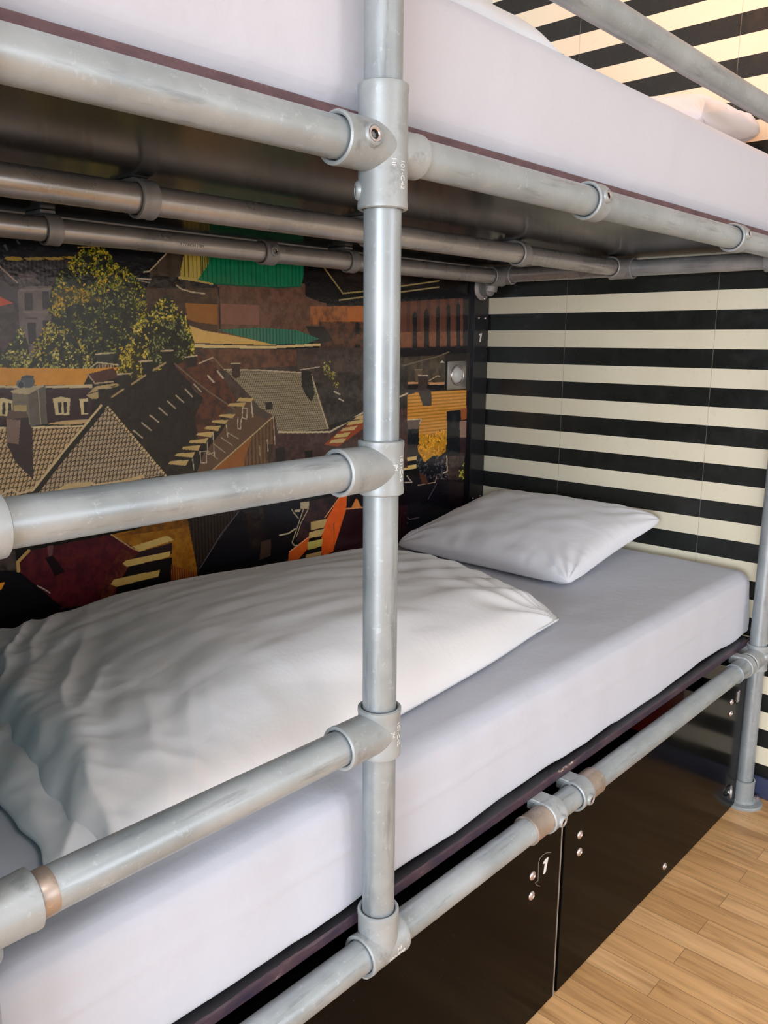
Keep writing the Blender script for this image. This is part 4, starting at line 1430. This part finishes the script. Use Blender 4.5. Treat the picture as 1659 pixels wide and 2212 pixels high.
# ------------------------------------------------------------------ lockers under the bed
ZL = H - .938
lk1 = thing('under_bed_locker', (.7, .765, 0), 'black under-bed locker numbered 1, nearer the ladder', 'locker')
boxobj('front_panel', .16, 1.3725, .765, .783, .006, ZL, M_locker, lk1, .0012)
boxobj('gap_shade_sheet', .19, 1.372, .7832, 1.60, ZL - .018, ZL, M_locker, lk1)  # added black sheet standing in for the shade in the gap below the bed
boxobj('back_panel', .19, 1.372, 1.582, 1.60, .006, ZL - .018, M_locker, lk1)
bm = bmesh.new()
add_box(bm, 1.3728, 1.3768, .7645, .783, .006, ZL)
link_mesh('edge_strip', bm, M_trimmetal, lk1, False)
numeral_one(lk1, 1.316, .7640, H - 1.024, .031)
# thin scuffed line curling round the numeral
bm = bmesh.new()
_pts = [(1.3346, -1.0034), (1.3166, -0.9957), (1.3028, -0.9940), (1.2913, -0.9975), (1.2887, -1.0064), (1.2901, -1.0441), (1.2800, -1.0440), (1.2857, -1.0521), (1.2982, -1.0607)]
for (a, b), (c, d) in zip(_pts[:-1], _pts[1:]):
    add_lathe(bm, [(.0005, 0), (.0005, math.hypot(c - a, d - b))], (a, .7647, H + b), (c - a, 0, d - b), 6)
link_mesh('scuff_line', bm, M_trimmetal, lk1)
for z in (-1.022, -1.066):
    dome_bolt(lk1, (1.268, .765, H + z), (0, -1, 0), .0095)
lk2 = thing('under_bed_locker', (1.9, .765, 0), 'black under-bed locker with ring latch beside the head post', 'locker')
boxobj('front_panel', 1.3885, 2.408, .765, .783, .006, ZL, M_locker, lk2, .0012)
boxobj('gap_shade_sheet', 1.3885, 1.83, .7832, 1.60, ZL - .018, ZL, M_locker, lk2)  # second added sheet, keeps the gap dark as shade further along
boxobj('back_panel', 1.3885, 1.83, 1.582, 1.60, .006, ZL - .018, M_locker, lk2)
for (x, z) in ((1.450, -1.018), (1.453, -1.060), (2.297, -.997), (2.299, -1.033), (1.915, -1.327)):
    dome_bolt(lk2, (x, .765, H + z), (0, -1, 0), .0095 if x < 2.2 else .009)
bm = bmesh.new()
add_box(bm, 2.338, 2.352, .7615, .766, H - 1.012, H - .978, .001, 1)
link_mesh('latch_plate', bm, M_trimmetal, lk2, True, 30)
rg = bmesh.new()
R1, R2 = .017, .0024
for i in range(24):
    pass
add_lathe(rg, [(R1 + R2 * math.cos(t * math.pi / 4), R2 * math.sin(t * math.pi / 4)) for t in range(8)], (2.352, .760, H - 1.298), (0.25, -1, 0.1), 32, True)
add_lathe(rg, [(.006, 0), (.006, .004), (0, .005)], (2.346, .765, H - 1.298), (0, -1, 0), 16)
link_mesh('ring_latch', rg, M_trimmetal, lk2)

# red crate stored under the bed
cr = thing('storage_crate', (2.0, 1.0, 0), 'red crate stored beneath the lower bunk behind the locker front', 'crate')
bm = bmesh.new()
add_box(bm, 1.86, 2.29, .90, .906, .003, H - .965)
add_box(bm, 1.86, 2.29, 1.30, 1.306, .003, H - .965)
add_box(bm, 1.86, 1.866, .906, 1.30, .003, H - .965)
add_box(bm, 2.284, 2.29, .906, 1.30, .003, H - .965)
add_box(bm, 1.866, 2.284, .906, 1.30, .003, .012)
link_mesh('body', bm, M_red, cr, False)
bm = bmesh.new()
add_box(bm, 1.852, 2.298, .892, 1.314, H - .965, H - .957, .002)
link_mesh('lid', bm, M_red, cr, True, 30)
